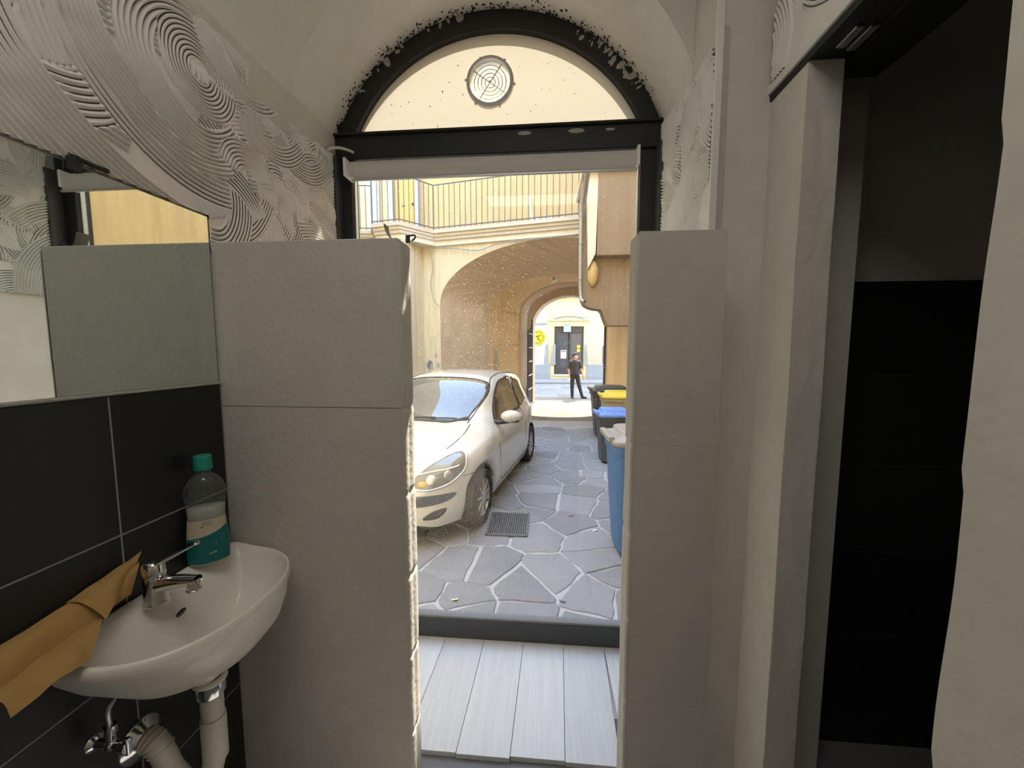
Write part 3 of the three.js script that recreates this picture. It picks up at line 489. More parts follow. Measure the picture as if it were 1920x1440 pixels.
// ---- the building opposite: facade turned 12 degrees, with a vaulted passage to the street
const FX = -2.65, FZ = -9.3, FA = R(-12);
const passage = structGroup('wall_opposite', 'yellow-ochre building opposite with a deep vaulted passage to the street', 'building', [FX, G, FZ], FA);
const CX = 2.75;
const ell = (hw, spring, rise, cx = CX) => { const o = [[cx - hw, 0], [cx - hw, spring]]; for (let i = 1; i < 48; i++) { const a = Math.PI * (1 - i / 48); o.push([cx + hw * Math.cos(a), spring + rise * Math.sin(a)]); } o.push([cx + hw, spring], [cx + hw, 0]); return o; };
const arches = { A: [ell(2.72, 3.0, 1.38), -0.2], B: [ell(1.9, 3.0, 0.83), -1.5], C: [ell(1.48, 2.95, 0.95), -3.2], D: [ell(1.50, 2.95, 0.97), -4.2], E: [ell(1.225, 2.66, 1.0, 2.605), -4.5] };
function wallWithArch(x0, x1, y1, arch, z0, depth) { const s = shapeOf([[x0, -0.2], [arch[0][0], -0.2], ...arch, [arch[arch.length - 1][0], -0.2], [x1, -0.2], [x1, y1], [x0, y1]]); return uvBox(ext(s, depth).translate(0, 0, z0)); }
function loftArch(a, za, b, zb, n = 14) { const k = a.length - 1; return gridGeo(k * 2, n, (u, v) => { const f = u * k, i = Math.min(k - 1, Math.floor(f)), w = f - i, p = [lerp(a[i][0], a[i + 1][0], w), lerp(a[i][1], a[i + 1][1], w)], q = [lerp(b[i][0], b[i + 1][0], w), lerp(b[i][1], b[i + 1][1], w)]; return [lerp(p[0], q[0], v), lerp(p[1], q[1], v), lerp(za, zb, v)]; }, (a2, b2, q) => [q[0] + q[2], q[1]]); }
const [aA, zA] = arches.A, [aB, zB] = arches.B, [aC, zC] = arches.C, [aD, zD] = arches.D, [aE, zE] = arches.E;
obj('facade', wallWithArch(-6, 8, 4.62, aA, zA - 0.06, 0.06), M.wallCream, passage);
obj('outer_vault', loftArch(aA, zA, aB, zB), M.wallBrown, passage);
obj('inner_face', wallWithArch(-1, 7, 4.55, aB, zB - 0.04, 0.04), M.wallOchre, passage);
obj('inner_vault', loftArch(aB, zB - 0.02, aC, zC), M.wallOchre, passage);
{ const lip = aC.filter((_, i) => i % 2 === 0).map(([x, y]) => [x, y, zC + 0.03]); obj('arch_moulding', tube(lip, 0.035, 90, 6), M.wallBrown, passage); }
obj('recess_face', wallWithArch(-1, 7, 4.55, aC, zC - 0.06, 0.04), M.wallOchre, passage);
obj('gate_vault', loftArch(aD, zC - 0.05, aD, zD), M.wallBrown, passage);
obj('gate_wall', wallWithArch(-7, 9, 4.6, aE, zE - 0.25, 0.5), M.wallBrown, passage);
obj('upper_storeys', [bx(-6, 9, 4.58, 11.5, -4.7, -1.35), bx(-7, 9, 4.55, 4.6, -4.7, -0.25)], M.wallYellow, passage);
obj('door_panel', bx(0.93, 0.95, 0.0, 1.9, -2.2, -1.75), M.pipe, passage);
// plaster bands on the passage wall
for (const y of [2.98, 2.02]) obj('plaster_band', loftArch([[aB[0][0] + 0.004, y], [aB[0][0] + 0.004, y + 0.025]], zB - 0.05, [[aC[0][0] + 0.004, y], [aC[0][0] + 0.004, y + 0.025]], zC + 0.02, 2), M.wallBrown, passage);
// flaked patches of grey undercoat on the plaster, left of the arch
for (const [x, y, r] of [[-0.30, 1.55, 0.11], [-0.28, 1.48, 0.13], [-0.05, 1.50, 0.07], [-0.70, 1.62, 0.10], [-0.62, 1.70, 0.06], [-0.62, 2.9, 0.07], [-0.1, 1.75, 0.05]]) { const pts = []; for (let i = 0; i < 14; i++) { const a = i / 14 * 6.283, q = r * rr(0.6, 1.15); pts.push([x + q * Math.cos(a) * 0.8, y + q * Math.sin(a) * 1.2]); } obj('bare_patch', ext(shapeOf(pts), 0.006).translate(0, 0, x < -0.3 ? 0.75 : zA + 0.0), M.greyJamb, passage); }
// gallery: cornice, floor slab, projecting pier
const edge = [[-3.2, 1.15], [-1.45, 0.42], [-1.15, 0.82], [-0.45, 0.82], [-0.02, 0.02], [5.5, 0.02]];
function corniceAt(off, y0, y1) { const s = shapeOf([...edge.map(([x, z]) => [x, -(z + off)]), [5.5, 1.4], [-6, 1.4], [-6, -(1.4 + off)]]); return uvBox(ext(s, y1 - y0).rotateX(-Math.PI / 2).translate(0, y0, 0)); }
obj('gallery_slab', corniceAt(0, 4.66, 4.74), M.cornice, passage);
obj('cornice_roll', corniceAt(-0.06, 4.60, 4.66), M.trimCream, passage);
obj('cornice_step', corniceAt(-0.10, 4.52, 4.60), M.cornice, passage);
obj('cornice_fillet', corniceAt(-0.15, 4.40, 4.52), M.trimCream, passage);
obj('pier', [rbx(-1.15, -0.42, -0.1, 4.42, -0.2, 0.66, 0.03), rbx(-6, -1.15, -0.1, 4.42, -0.2, 0.3, 0.02)], M.wallCream, passage);
obj('gallery_wall', bx(-1.1, 8, 4.7, 11.5, -1.36, -1.30), M.wallYellow, passage);
obj('gallery_door_wall', bx(-6, -1.1, 4.7, 11.5, -1.36, -1.28), M.wallYellow, passage);
{ const d = obj('gallery_door', rbx(-1.86, -1.20, 4.74, 7.2, -1.28, -1.24, 0.01), M.doorOrange, passage); obj('knob', new THREE.SphereGeometry(0.035, 12, 8).translate(-1.28, 5.9, -1.22), M.darkMetal, d); obj('letter_plate', rbx(-1.62, -1.54, 5.86, 5.90, -1.24, -1.225, 0.005), M.darkMetal, d); }
obj('door_jamb', [rbx(-2.06, -1.88, 4.74, 7.2, -1.28, -1.16, 0.01), rbx(-1.18, -1.08, 4.74, 7.2, -1.28, -1.16, 0.01), rbx(-2.75, -2.35, 4.74, 7.2, -1.28, -1.20, 0.01)], M.greyJamb, passage);
{ // hanging cable under the cornice
  obj('cable', tube([[-0.05, 4.36, -0.12], [0.5, 4.30, -0.12], [1.1, 4.22, -0.12], [1.6, 4.34, -0.12], [2.3, 4.37, -0.12], [3.4, 4.39, -0.12]], 0.012, 40, 5), M.pipe, passage);
  obj('cable', tube([[-0.14, 4.3, -0.05], [-0.1, 3.9, -0.1], [-0.16, 3.5, -0.1], [-0.08, 3.1, -0.1], [0.05, 2.95, -0.12]], 0.012, 30, 5), M.pipe, passage);
}
function fromPassage(o) { o.position.set(FX, G, FZ); o.rotation.y = FA; return o; }
{ // railing: each bar a part
  const t = fromPassage(thing('balcony_railing', 'thin grey vertical-bar railing along the gallery above the arch', 'railing'));
  const y0 = 4.74, y1 = 5.78; const bar = new THREE.CylinderGeometry(0.010, 0.010, y1 - y0, 6);
  for (let k = 0; k + 1 < edge.length; k++) {
    const A = edge[k], B = edge[k + 1], L = Math.hypot(B[0] - A[0], B[1] - A[1]), n = Math.round(L / 0.138), inset = 0.05, top = k + 2 === edge.length ? [4.2, B[1]] : B;
    for (const y of [y1, y0 + 0.06]) obj('rail', rod([A[0], y, A[1] - inset], [top[0], y, top[1] - inset], 0.014, 6), M.railing, t);
    for (let i = 0; i < n; i++) { const u = i / n, x = lerp(A[0], B[0], u); if (x > 4.2) break; const b = obj(i ? 'bar' : 'post', i ? bar : new THREE.CylinderGeometry(0.018, 0.018, y1 - y0, 6), M.railing, t); b.position.set(x, (y0 + y1) / 2, lerp(A[1], B[1], u) - inset); }
  }
}
{ // white folded drying rack on the gallery
  const t = fromPassage(thing('drying_rack', 'white folded rack with a leaning pole on the gallery', 'rack'));
  obj('pole', rod([2.05, 5.75, -1.20], [2.22, 4.75, -0.95], 0.022, 8), M.white, t);
  for (let i = 0; i < 5; i++) obj('slat', rod([2.2 + i * 0.09, 4.76, -0.95], [2.28 + i * 0.09, 5.12, -1.05], 0.016, 6), M.white, t);
  obj('cross_bar', [rod([2.15, 4.8, -0.97], [2.72, 4.8, -0.97], 0.018, 6), rod([2.2, 5.08, -1.05], [2.72, 5.08, -1.05], 0.018, 6)], M.white, t);
}
{ // iron gate leaf, swung open against the passage wall
  const t = thing('iron_gate', 'tall dark iron gate leaf with bars standing open in the passage', 'gate'); fromPassage(t);
  const hx = 1.40, hz = -4.2, w = 0.95, a = R(84), P = (u, y) => [hx + u * w * Math.cos(a), y, hz + u * w * Math.sin(a)];
  for (const u of [0, 1]) obj('stile', rod(P(u, 0.05), P(u, u ? 2.5 : 2.9), 0.03, 8), M.iron, t);
  for (const y of [0.08, 0.6, 1.05, 1.5, 1.95, 2.4]) obj('rail', rod(P(0, y), P(1, y), 0.022, 6), M.pipe, t);
  for (let i = 1; i < 8; i++) obj('bar', rod(P(i / 8, 0.08), P(i / 8, 2.42 + 0.4 * (1 - i / 8)), 0.012, 6), M.iron, t);
  obj('kick_panel', gridGeo(1, 1, (u, v) => P(u, lerp(0.06, 0.6, v))), M.pipe, t);
}
{ const t = thing('iron_gate', 'narrow dark iron gate leaf edge at the right side of the street arch', 'gate'); fromPassage(t); obj('leaf', rbx(3.76, 3.815, 0.02, 2.75, -4.72, -4.3, 0.01), M.iron, t); obj('cap', rbx(3.75, 3.82, 2.75, 2.8, -4.7, -4.3, 0.015), M.wallBrown, t); }
{ const t = thing('ceiling_tube_lamp', 'small unlit tube lamp under the inner passage vault', 'lamp'); fromPassage(t); obj('tube', rod([2.45, 3.78, -2.3], [2.62, 3.75, -1.9], 0.035, 8), M.white, t); obj('bracket', rbx(2.50, 2.56, 3.78, 3.86, -2.14, -2.06, 0.01), M.pipe, t); }
{ // passage floor and street
  const t = structGroup('ground_passage', 'worn beige cobbles on the passage floor', 'paving', [0, G - 0.002, 0]);
  obj('cobble_bed', bx(-4, 6.5, -0.2, 0, -15.2, -10.2), M.cobble, t);
  const st = structGroup('ground_street', 'bluish grey stone street slabs beyond the passage', 'paving', [0, G, 0]);
  obj('street_bed', bx(-14, 18, -0.25, -0.012, -26, -15.2), M.mortar, st);
  for (let r = 0; r < 5; r++) for (let c = 0; c < 9; c++) { const z1 = -15.24 - r * 1.18, x0 = -2.2 + c * 0.92 + (r % 2) * 0.3; obj('slab', rbx(x0, x0 + 0.90, -0.03, 0, z1 - 1.16, z1, 0.006, 1), M.slab[(r * 2 + c) % 3], st); }
  obj('outer_slabs', [bx(-14, -2.22, -0.03, -0.001, -21, -15.24), bx(6.4, 18, -0.03, -0.001, -21, -15.24)], M.slab[1], st);
  const kb = structGroup('ground_pavement', 'raised stone pavement along the far side of the street', 'paving', [0, G, 0]);
  obj('kerb', rbx(-14, 18, -0.02, 0.10, -21.35, -21.15, 0.02), M.slab[0], kb); obj('pavement', bx(-14, 18, 0, 0.09, -24, -21.35), M.slab[2], kb);
}
// ---- far side of the street
{
  const z = -24, y0 = G + 0.09;
  const t = structGroup('wall_street', 'pale yellow street facade with grey stone base seen through the arch', 'building', [0, 0, z]);
  const fy = mat(0.66, 0.58, 0.30, { map: streak }), fw = mat(0.60, 0.61, 0.61, { map: mottle }), gs = mat(0.24, 0.26, 0.275, { map: mottle, ...bump(0.01) });
  const s = shapeOf([[-14, G], [18, G], [18, 13.2], [-14, 13.2]]); const h = new THREE.Path(); h.moveTo(0.62, -0.1); h.lineTo(0.62, 2.86); h.lineTo(2.42, 2.86); h.lineTo(2.42, -0.1); h.closePath(); s.holes.push(h);
  obj('facade', uvBox(ext(s, 0.4).translate(0, 0, -0.4)), fy, t);
  obj('white_bay', bx(-6, 0.12, 0.4, 6, 0, 0.05), fw, t);
  obj('white_ledge', rbx(-6, 0.14, 2.95, 3.08, 0, 0.14, 0.02), gs, t);
  obj('stone_base', [rbx(-14, 0.40, y0, 0.52, 0, 0.12, 0.02), rbx(2.62, 18, y0, 0.52, 0, 0.12, 0.02)], gs, t);
  for (const [x, d] of [[-0.02, 1], [0.42, 1], [2.46, -1]]) obj('stone_buttress', ext(shapeOf(d > 0 ? [[x, 0.5], [x + 0.28, 0.5], [x + 0.28, 1.75], [x + 0.12, 1.75]] : [[x, 0.5], [x + 0.24, 0.5], [x + 0.12, 1.75], [x, 1.75]]), 0.1).translate(0, 0, 0.01), gs, t);
  obj('sign_frame', [rbx(0.2, 2.78, 3.18, 3.26, 0, 0.16, 0.02), rbx(0.1, 2.9, 4.55, 4.75, 0, 0.2, 0.03), rbx(0.25, 2.7, 4.36, 4.40, 0, 0.05, 0.01), rbx(0.25, 2.7, 3.42, 3.46, 0, 0.05, 0.01), rbx(0.25, 0.29, 3.42, 4.4, 0, 0.05, 0.01), rbx(2.66, 2.7, 3.42, 4.4, 0, 0.05, 0.01)], mat(0.50, 0.48, 0.38, {}), t);
  obj('sill', rbx(0.55, 2.5, -0.18, -0.10, -0.1, 0.12, 0.01), fw, t);
  const sg = []; for (let i = 0; i <= 24; i++) { const a = Math.PI * (1 - i / 24); sg.push([1.52 + 0.95 * Math.cos(a), 3.20 + 0.26 * Math.sin(a)]); } obj('segment_arch', tube(sg.map(([x, y]) => [x, y, 0.06]), 0.04, 40, 6), gs, t);
  const d = structGroup('door_2', 'dark glazed double shop door across the street', 'door', [0, 0, z]);
  const dm = mat(0.035, 0.036, 0.038, { roughness: 0.35 });
  for (const [a, b] of [[0.64, 1.5], [1.54, 2.40]]) { const l = obj('leaf', rbx(a, b, -0.10, 2.84, -0.22, -0.17, 0.01), dm, d); obj('glazing', bx(a + 0.12, b - 0.12, 0.3, 2.4, -0.168, -0.164), mat(0.07, 0.072, 0.075, { roughness: 0.1 }), l); obj('stile', rbx(a, a + 0.1, -0.1, 2.84, -0.168, -0.15, 0.01), dm, l); }
  obj('head', rbx(0.63, 2.41, 2.5, 2.86, -0.17, -0.14, 0.01), dm, d); obj('dark_backing', bx(0.5, 2.55, -0.2, 3.0, -0.9, -0.45), dm, d);  // dark box added behind the leaves to close the bright gap between them
  const pt = canvasTex(128, 170, (c) => { c.fillStyle = '#b5b0ad'; c.fillRect(0, 0, 128, 170); c.fillStyle = '#8a5a55'; c.fillRect(14, 16, 100, 22); c.fillStyle = '#b9a7a0'; for (let i = 0; i < 6; i++) c.fillRect(18, 56 + i * 17, 92 - (i * 31) % 40, 7); });
  const poster = (name, label, x0, x1, y0_, y1_, zz, m) => { const o = obj(name, new THREE.BoxGeometry(x1 - x0, y1_ - y0_, 0.012).translate((x0 + x1) / 2, (y0_ + y1_) / 2, zz), m); o.position.z = z; return tag(o, label, 'sign'); };
  poster('paper_notice', 'white paper notice taped on the left leaf of the shop door', 1.02, 1.38, 0.88, 1.40, -0.152, mat(1, 1, 1, { map: pt }));
  const pk = canvasTex(128, 150, (c) => { c.fillStyle = '#b39f8c'; c.fillRect(0, 0, 128, 150); c.fillStyle = '#c98f80'; for (let i = 0; i < 9; i++) c.fillRect(14 + (i * 37) % 30, 14 + i * 14, 60 + (i * 23) % 34, 5); });
  poster('wall_notice', 'square pinkish notice board on the yellow wall beside the shop door', 2.87, 3.36, 0.56, 1.10, 0.02, mat(1, 1, 1, { map: pk }));
  const rd = canvasTex(64, 256, (c) => { c.fillStyle = '#a8332c'; c.fillRect(0, 0, 64, 256); c.fillStyle = '#5a4a8a'; c.fillRect(0, 0, 14, 256); c.fillStyle = '#f0d8d0'; for (let i = 0; i < 9; i++) c.fillRect(24, 18 + i * 26, 26, 12); });
  poster('red_sign', 'tall narrow red sign at the right of the street facade', 3.56, 3.90, 0.56, 1.66, 0.06, mat(1, 1, 1, { map: rd }));
  const bl = thing('blue_sign', 'small blue hanging sign above the shop door', 'sign', [1.40, 2.70, z + 0.1]); obj('board', rbx(-0.22, 0.22, -0.2, 0.2, -0.05, 0.05, 0.03), mat(0.30, 0.42, 0.72, {}), bl); obj('hood', rbx(-0.17, 0.17, 0.2, 0.3, -0.05, 0.06, 0.03), mat(0.22, 0.30, 0.55, {}), bl);
  for (const y of [1.62, 1.38]) tag(obj('yellow_sticker', new THREE.CylinderGeometry(0.10, 0.10, 0.01, 20).rotateX(Math.PI / 2).translate(2.12, y, z - 0.145), mat(0.75, 0.60, 0.05, {})), y > 1.5 ? 'upper yellow round sticker on the right shop door leaf' : 'lower yellow round sticker on the right shop door leaf', 'sticker', 'yellow stickers on the shop door');
  const yt = canvasTex(256, 256, (c) => { c.fillStyle = '#b5a510'; c.fillRect(0, 0, 256, 256); c.strokeStyle = '#3a3a1c'; c.lineWidth = 8; c.beginPath(); c.arc(128, 128, 92, 0, 7); c.stroke(); c.lineWidth = 15; c.beginPath(); c.moveTo(60, 120); c.lineTo(112, 108); c.lineTo(186, 92); c.moveTo(112, 108); c.lineTo(142, 132); c.lineTo(128, 150); c.lineTo(176, 186); c.stroke(); c.fillStyle = '#3a3a1c'; for (let i = 0; i < 26; i++) { const a = i / 26 * 6.283; c.save(); c.translate(128 + 109 * Math.cos(a), 128 + 109 * Math.sin(a)); c.rotate(a + 1.57); if (i % 7 !== 3) c.fillRect(-6, -7, 11, 14); c.restore(); } });
  const sgn = thing('round_sign', 'round yellow shop sign with dark lettering ring on the white bay', 'sign', [-0.40, 2.17, z + 0.12]);
  obj('disc', new THREE.CylinderGeometry(0.48, 0.48, 0.08, 48).rotateX(Math.PI / 2), mat(0.45, 0.40, 0.03, {}), sgn); obj('face', new THREE.CircleGeometry(0.46, 48).translate(0, 0, 0.042), mat(1, 1, 1, { map: yt }), sgn);
}
// ---- right-hand building: projecting upper storey on a bracket, pier below, side wall towards the house
{
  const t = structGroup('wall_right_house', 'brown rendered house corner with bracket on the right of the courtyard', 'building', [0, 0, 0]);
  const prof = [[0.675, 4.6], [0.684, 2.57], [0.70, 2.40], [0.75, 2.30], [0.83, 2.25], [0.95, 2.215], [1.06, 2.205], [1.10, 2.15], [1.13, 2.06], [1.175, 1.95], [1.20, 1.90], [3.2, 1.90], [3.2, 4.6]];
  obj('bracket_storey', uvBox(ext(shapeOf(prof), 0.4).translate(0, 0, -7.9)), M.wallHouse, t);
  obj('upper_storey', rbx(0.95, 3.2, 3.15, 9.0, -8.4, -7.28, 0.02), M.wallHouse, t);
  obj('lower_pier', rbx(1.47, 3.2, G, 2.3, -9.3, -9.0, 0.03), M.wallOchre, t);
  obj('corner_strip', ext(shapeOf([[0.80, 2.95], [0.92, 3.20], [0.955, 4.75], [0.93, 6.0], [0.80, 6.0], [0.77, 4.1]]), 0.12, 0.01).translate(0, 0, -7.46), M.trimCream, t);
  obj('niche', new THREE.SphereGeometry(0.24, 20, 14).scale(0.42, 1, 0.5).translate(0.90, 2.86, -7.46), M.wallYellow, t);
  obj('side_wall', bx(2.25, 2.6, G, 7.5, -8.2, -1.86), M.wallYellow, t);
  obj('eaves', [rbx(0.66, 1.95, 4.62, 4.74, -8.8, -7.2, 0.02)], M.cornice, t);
  const p = thing('drain_pipe', 'grey downpipe on the left edge of the brown house corner', 'pipe', [0, 0, 0]);
  obj('down_pipe', tube([[0.66, 3.9, -7.42], [0.66, 3.2, -7.42], [0.668, 2.6, -7.42], [0.68, 2.40, -7.40]], 0.032, 20, 8), M.pipe, p);
  obj('gutter_pipe', tube([[0.66, 3.88, -7.42], [0.66, 4.02, -7.40], [0.70, 4.15, -7.2], [0.66, 4.20, -6.4], [0.60, 4.24, -4.6]], 0.04, 30, 8), M.pipe, p);
  obj('outlet_bend', tube([[0.68, 2.42, -7.4], [0.69, 2.36, -7.36], [0.74, 2.33, -7.3]], 0.034, 10, 8), M.pipe, p);
  for (const y of [2.75, 3.4]) obj('bracket_ring', new THREE.TorusGeometry(0.036, 0.008, 6, 16).rotateX(Math.PI / 2).translate(0.665, y, -7.42), M.pipe, p);
}
struct('wall_left_house', bx(-4.9, -4.5, G, 8.2, -9.4, -1.8), M.wallCream, 'tall pale house side along the left of the courtyard', 'building');

// ------------------------------------------------------------------ wheelie bins
function bin(label, pos, turn, body, lid, w = 0.56, d = 0.62, h = 0.98) {
  const t = thing('wheelie_bin', label, 'bin', [pos[0], G + 0.012, pos[1]], turn, 'wheelie bins along the right wall');
  const mb = mat(...body, { roughness: 0.5 }), ml = mat(...lid, { roughness: 0.45 });
  const ring = (k, y, r) => { const o = [], a = w / 2 * k, b = d / 2 * k; for (let i = 0; i < 40; i++) { const th = i / 40 * 6.2832, c = Math.cos(th), s = Math.sin(th), e = 0.28; o.push([a * Math.sign(c) * Math.pow(Math.abs(c), e), y, b * Math.sign(s) * Math.pow(Math.abs(s), e)]); } return o; };
  const loft = (rs) => gridGeo(40, rs.length - 1, (u, v) => rs[Math.round(v * (rs.length - 1))][Math.round(u * 40) % 40]);
  obj('body', loft([ring(0.70, 0.06), ring(0.74, 0.03), ring(0.76, 0.06), ring(0.86, 0.5), ring(0.95, h - 0.10), ring(0.95, h - 0.04)]), mb, t);
  obj('rim', loft([ring(0.95, h - 0.10), ring(1.0, h - 0.10), ring(1.0, h - 0.035), ring(0.96, h - 0.03)]), mb, t);
  obj('lid', loft([ring(1.0, h - 0.034), ring(1.05, h - 0.03), ring(1.05, h + 0.005), ring(1.0, h + 0.02), ring(0.78, h + 0.035), ring(0.76, h + 0.075), ring(0.70, h + 0.085), ring(0.01, h + 0.10)]), ml, t);
  obj('lid_handle', [rbx(-w * 0.36, w * 0.36, h - 0.005, h + 0.045, d / 2 - 0.01, d / 2 + 0.045, 0.012)], ml, t);
  obj('hinge', rod([-w * 0.4, h + 0.01, -d / 2 - 0.03], [w * 0.4, h + 0.01, -d / 2 - 0.03], 0.018, 10), mb, t);
  for (const s of [-1, 1]) { const wh = obj('wheel', rod([s * w * 0.40, 0.10, -d * 0.36], [s * w * 0.52, 0.10, -d * 0.36], 0.10, 20), mat(0.02, 0.02, 0.02, {}), t); }
  return t;
}
bin('blue-bodied wheelie bin with grey lid nearest the door', [0.915, -3.60], R(-88), [0.06, 0.15, 0.34], [0.27, 0.25, 0.24], 0.58, 0.62, 1.08);
bin('dark wheelie bin with bright blue lid behind the nearest bin', [1.16, -6.5], R(-86), [0.05, 0.055, 0.06], [0.14, 0.25, 0.62], 0.50, 0.54, 0.82);
bin('wheelie bin with bright yellow lid', [1.46, -7.55], R(-90), [0.34, 0.28, 0.16], [0.72, 0.55, 0.06], 0.58, 0.70, 1.0);
bin('charcoal wheelie bin farthest from the door behind the yellow lid', [1.42, -8.45], R(-90), [0.045, 0.045, 0.045], [0.06, 0.06, 0.058], 0.62, 0.82, 1.02);
// ------------------------------------------------------------------ small white car, nose towards the door
{
  const t = thing('car', 'small white three-door car parked nose-first towards the door', 'car', [-1.25, G + 0.012, -5.36], R(-9.8));
  t.scale.setScalar(1.03);
  const paint = mat(0.52, 0.505, 0.47, { roughness: 0.3, clearcoat: 1, clearcoatRoughness: 0.04 });
  const tint = mat(0.028, 0.030, 0.028, { roughness: 0.03, ior: 1.6, specularIntensity: 1, clearcoat: 1, clearcoatRoughness: 0.01 });
  const dark = mat(0.03, 0.032, 0.036, { roughness: 0.5 }), rubber = mat(0.018, 0.018, 0.019, { roughness: 0.85 });
  const curve = (k) => (u) => { if (u <= k[0][0]) return k[0][1]; for (let i = 0; i + 1 < k.length; i++) if (u <= k[i + 1][0]) { const h = k[i + 1][0] - k[i][0], x = (u - k[i][0]) / h, sl = (j) => (j <= 0 || j >= k.length - 1) ? 0 + (j <= 0 ? (k[1][1] - k[0][1]) / (k[1][0] - k[0][0]) : (k[j][1] - k[j - 1][1]) / (k[j][0] - k[j - 1][0])) : (() => { const a = (k[j][1] - k[j - 1][1]) / (k[j][0] - k[j - 1][0]), b = (k[j + 1][1] - k[j][1]) / (k[j + 1][0] - k[j][0]); return a * b <= 0 ? 0 : 2 * a * b / (a + b); })(), m0 = sl(i) * h, m1 = sl(i + 1) * h; return (2 * x ** 3 - 3 * x ** 2 + 1) * k[i][1] + (x ** 3 - 2 * x ** 2 + x) * m0 + (-2 * x ** 3 + 3 * x ** 2) * k[i + 1][1] + (x ** 3 - x ** 2) * m1; } return k[k.length - 1][1]; };
  const U1 = 1.90, U0 = -1.85;
  const T = curve([[-1.85, 0.75], [-1.80, 0.98], [-1.72, 1.14], [-1.55, 1.33], [-1.3, 1.45], [-0.9, 1.515], [-0.4, 1.54], [0.1, 1.515], [0.28, 1.47], [0.95, 1.035], [1.02, 1.015], [1.3, 0.965], [1.6, 0.86], [1.75, 0.75], [1.85, 0.62], [1.90, 0.50]]);
  const S = curve([[-1.85, 0.70], [-1.7, 0.93], [-1.2, 0.985], [-0.5, 0.955], [0, 0.935], [0.8, 0.915], [1.2, 0.875], [1.55, 0.775], [1.75, 0.66], [1.90, 0.46]]);
  const B0 = curve([[-1.85, 0.40], [-1.7, 0.24], [-1.4, 0.20], [1.4, 0.19], [1.75, 0.19], [1.90, 0.24]]);
  const AX = 1.195, WR = 0.292, AR = 0.338;
  const B = (u) => { let b = B0(u); for (const a of [-AX, AX]) { const d = Math.abs(u - a); if (d < AR) b = Math.max(b, WR + Math.sqrt(AR * AR - d * d)); } return b; };
  const W = (u) => { const a = u > 0.4 ? (u - 0.4) / (U1 - 0.4 + 0.012) : u < -0.5 ? (-0.5 - u) / (-0.5 - U0 + 0.012) : 0; return 0.85 * Math.pow(Math.max(0, 1 - Math.pow(a, 3.7)), 1 / 3.1); };
  const cr = (a, b, c, d, x) => 0.5 * (2 * b + (c - a) * x + (2 * a - 5 * b + 4 * c - d) * x * x + (3 * b - a - 3 * c + d) * x ** 3);
  function section(u) {
    const w = W(u), b = B(u), s = Math.max(S(u), b + 0.06), tt = Math.max(T(u), s + 0.02), c = sstep(0.10, 0.48, tt - s);
    const fl = 0.012 * (Math.exp(-Math.pow((u - AX) / 0.36, 2)) + Math.exp(-Math.pow((u + AX) / 0.36, 2)));
    const P = [[0.93 * w + fl, b], [0.985 * w + fl, lerp(b, s, 0.22)], [w + fl * 0.6, lerp(b, s, 0.5)], [0.985 * w, lerp(b, s, 0.8)], [0.925 * w, s], [w * lerp(0.70, 0.805, c), s + (tt - s) * lerp(0.58, 0.5, c)], [w * lerp(0.36, 0.64, c), s + (tt - s) * lerp(0.90, 0.915, c)], [0, tt]];
    return [[2 * P[0][0] - P[1][0], 2 * P[0][1] - P[1][1]], ...P, [-P[6][0], P[6][1]]];
  }
  function surf(u, tp) { let m = 1; if (tp > 7) { tp = 14 - tp; m = -1; } const P = section(u), i = Math.min(6, Math.floor(tp)), x = tp - i; return [m * cr(P[i][0], P[i + 1][0], P[i + 2][0], P[i + 3][0], x), cr(P[i][1], P[i + 1][1], P[i + 2][1], P[i + 3][1], x), u]; }
  const body = gridGeo(190, 84, (a, b) => { const k = a < 0.5 ? -Math.pow(1 - 2 * a, 0.92) : Math.pow(2 * a - 1, 0.92); const e = Math.sin(k * Math.PI / 2); return surf(lerp(U0, U1, 0.5 + 0.5 * lerp(k, e, 0.55)), b * 14); });
  obj('body_shell', body, paint, t);
  const probe = new THREE.Mesh(body, new THREE.MeshBasicMaterial({ side: THREE.DoubleSide })); probe.updateMatrixWorld(); const ray = new THREE.Raycaster();
  const hit = (o, d) => { ray.set(V3(...o), V3(...d)); const h = ray.intersectObject(probe)[0]; return h ? [h.point, h.face.normal.clone().multiplyScalar(h.face.normal.dot(V3(...d)) > 0 ? -1 : 1)] : null; };
  const smooth = (pts, n = 40) => new THREE.CatmullRomCurve3(pts.map(([x, y]) => V3(x, y, 0)), true, 'catmullrom', 0.5).getPoints(n).slice(0, n).map((p) => [p.x, p.y]);
  function patch(outline, project, off, rings = 6) {     // fills a star-shaped outline laid on the body
    const n = outline.length, c = [0, 0]; outline.forEach((q) => { c[0] += q[0] / n; c[1] += q[1] / n; });
    const p = [], ix = []; const put = (q, k) => { const h = project(q); p.push(h[0].x + h[1].x * k, h[0].y + h[1].y * k, h[0].z + h[1].z * k); };
    put(c, off); for (let r = 1; r <= rings; r++) outline.forEach((q) => put([lerp(c[0], q[0], r / rings), lerp(c[1], q[1], r / rings)], off)); outline.forEach((q) => put(q, -0.006));
    for (let i = 0; i < n; i++) { const j = (i + 1) % n; ix.push(0, 1 + i, 1 + j); for (let r = 0; r < rings; r++) { const a = 1 + r * n + i, b = 1 + r * n + j; ix.push(a, a + n, b, b, a + n, b + n); } }
    const g = new THREE.BufferGeometry(); g.setAttribute('position', new THREE.Float32BufferAttribute(p, 3)); g.setIndex(ix); g.computeVertexNormals(); return g;
  }
  const along = (outline, project, r, off = 0.002) => tube(outline.map((q) => { const h = project(q); return [h[0].x + h[1].x * off, h[0].y + h[1].y * off, h[0].z + h[1].z * off]; }), r, outline.length * 2, 6, false);
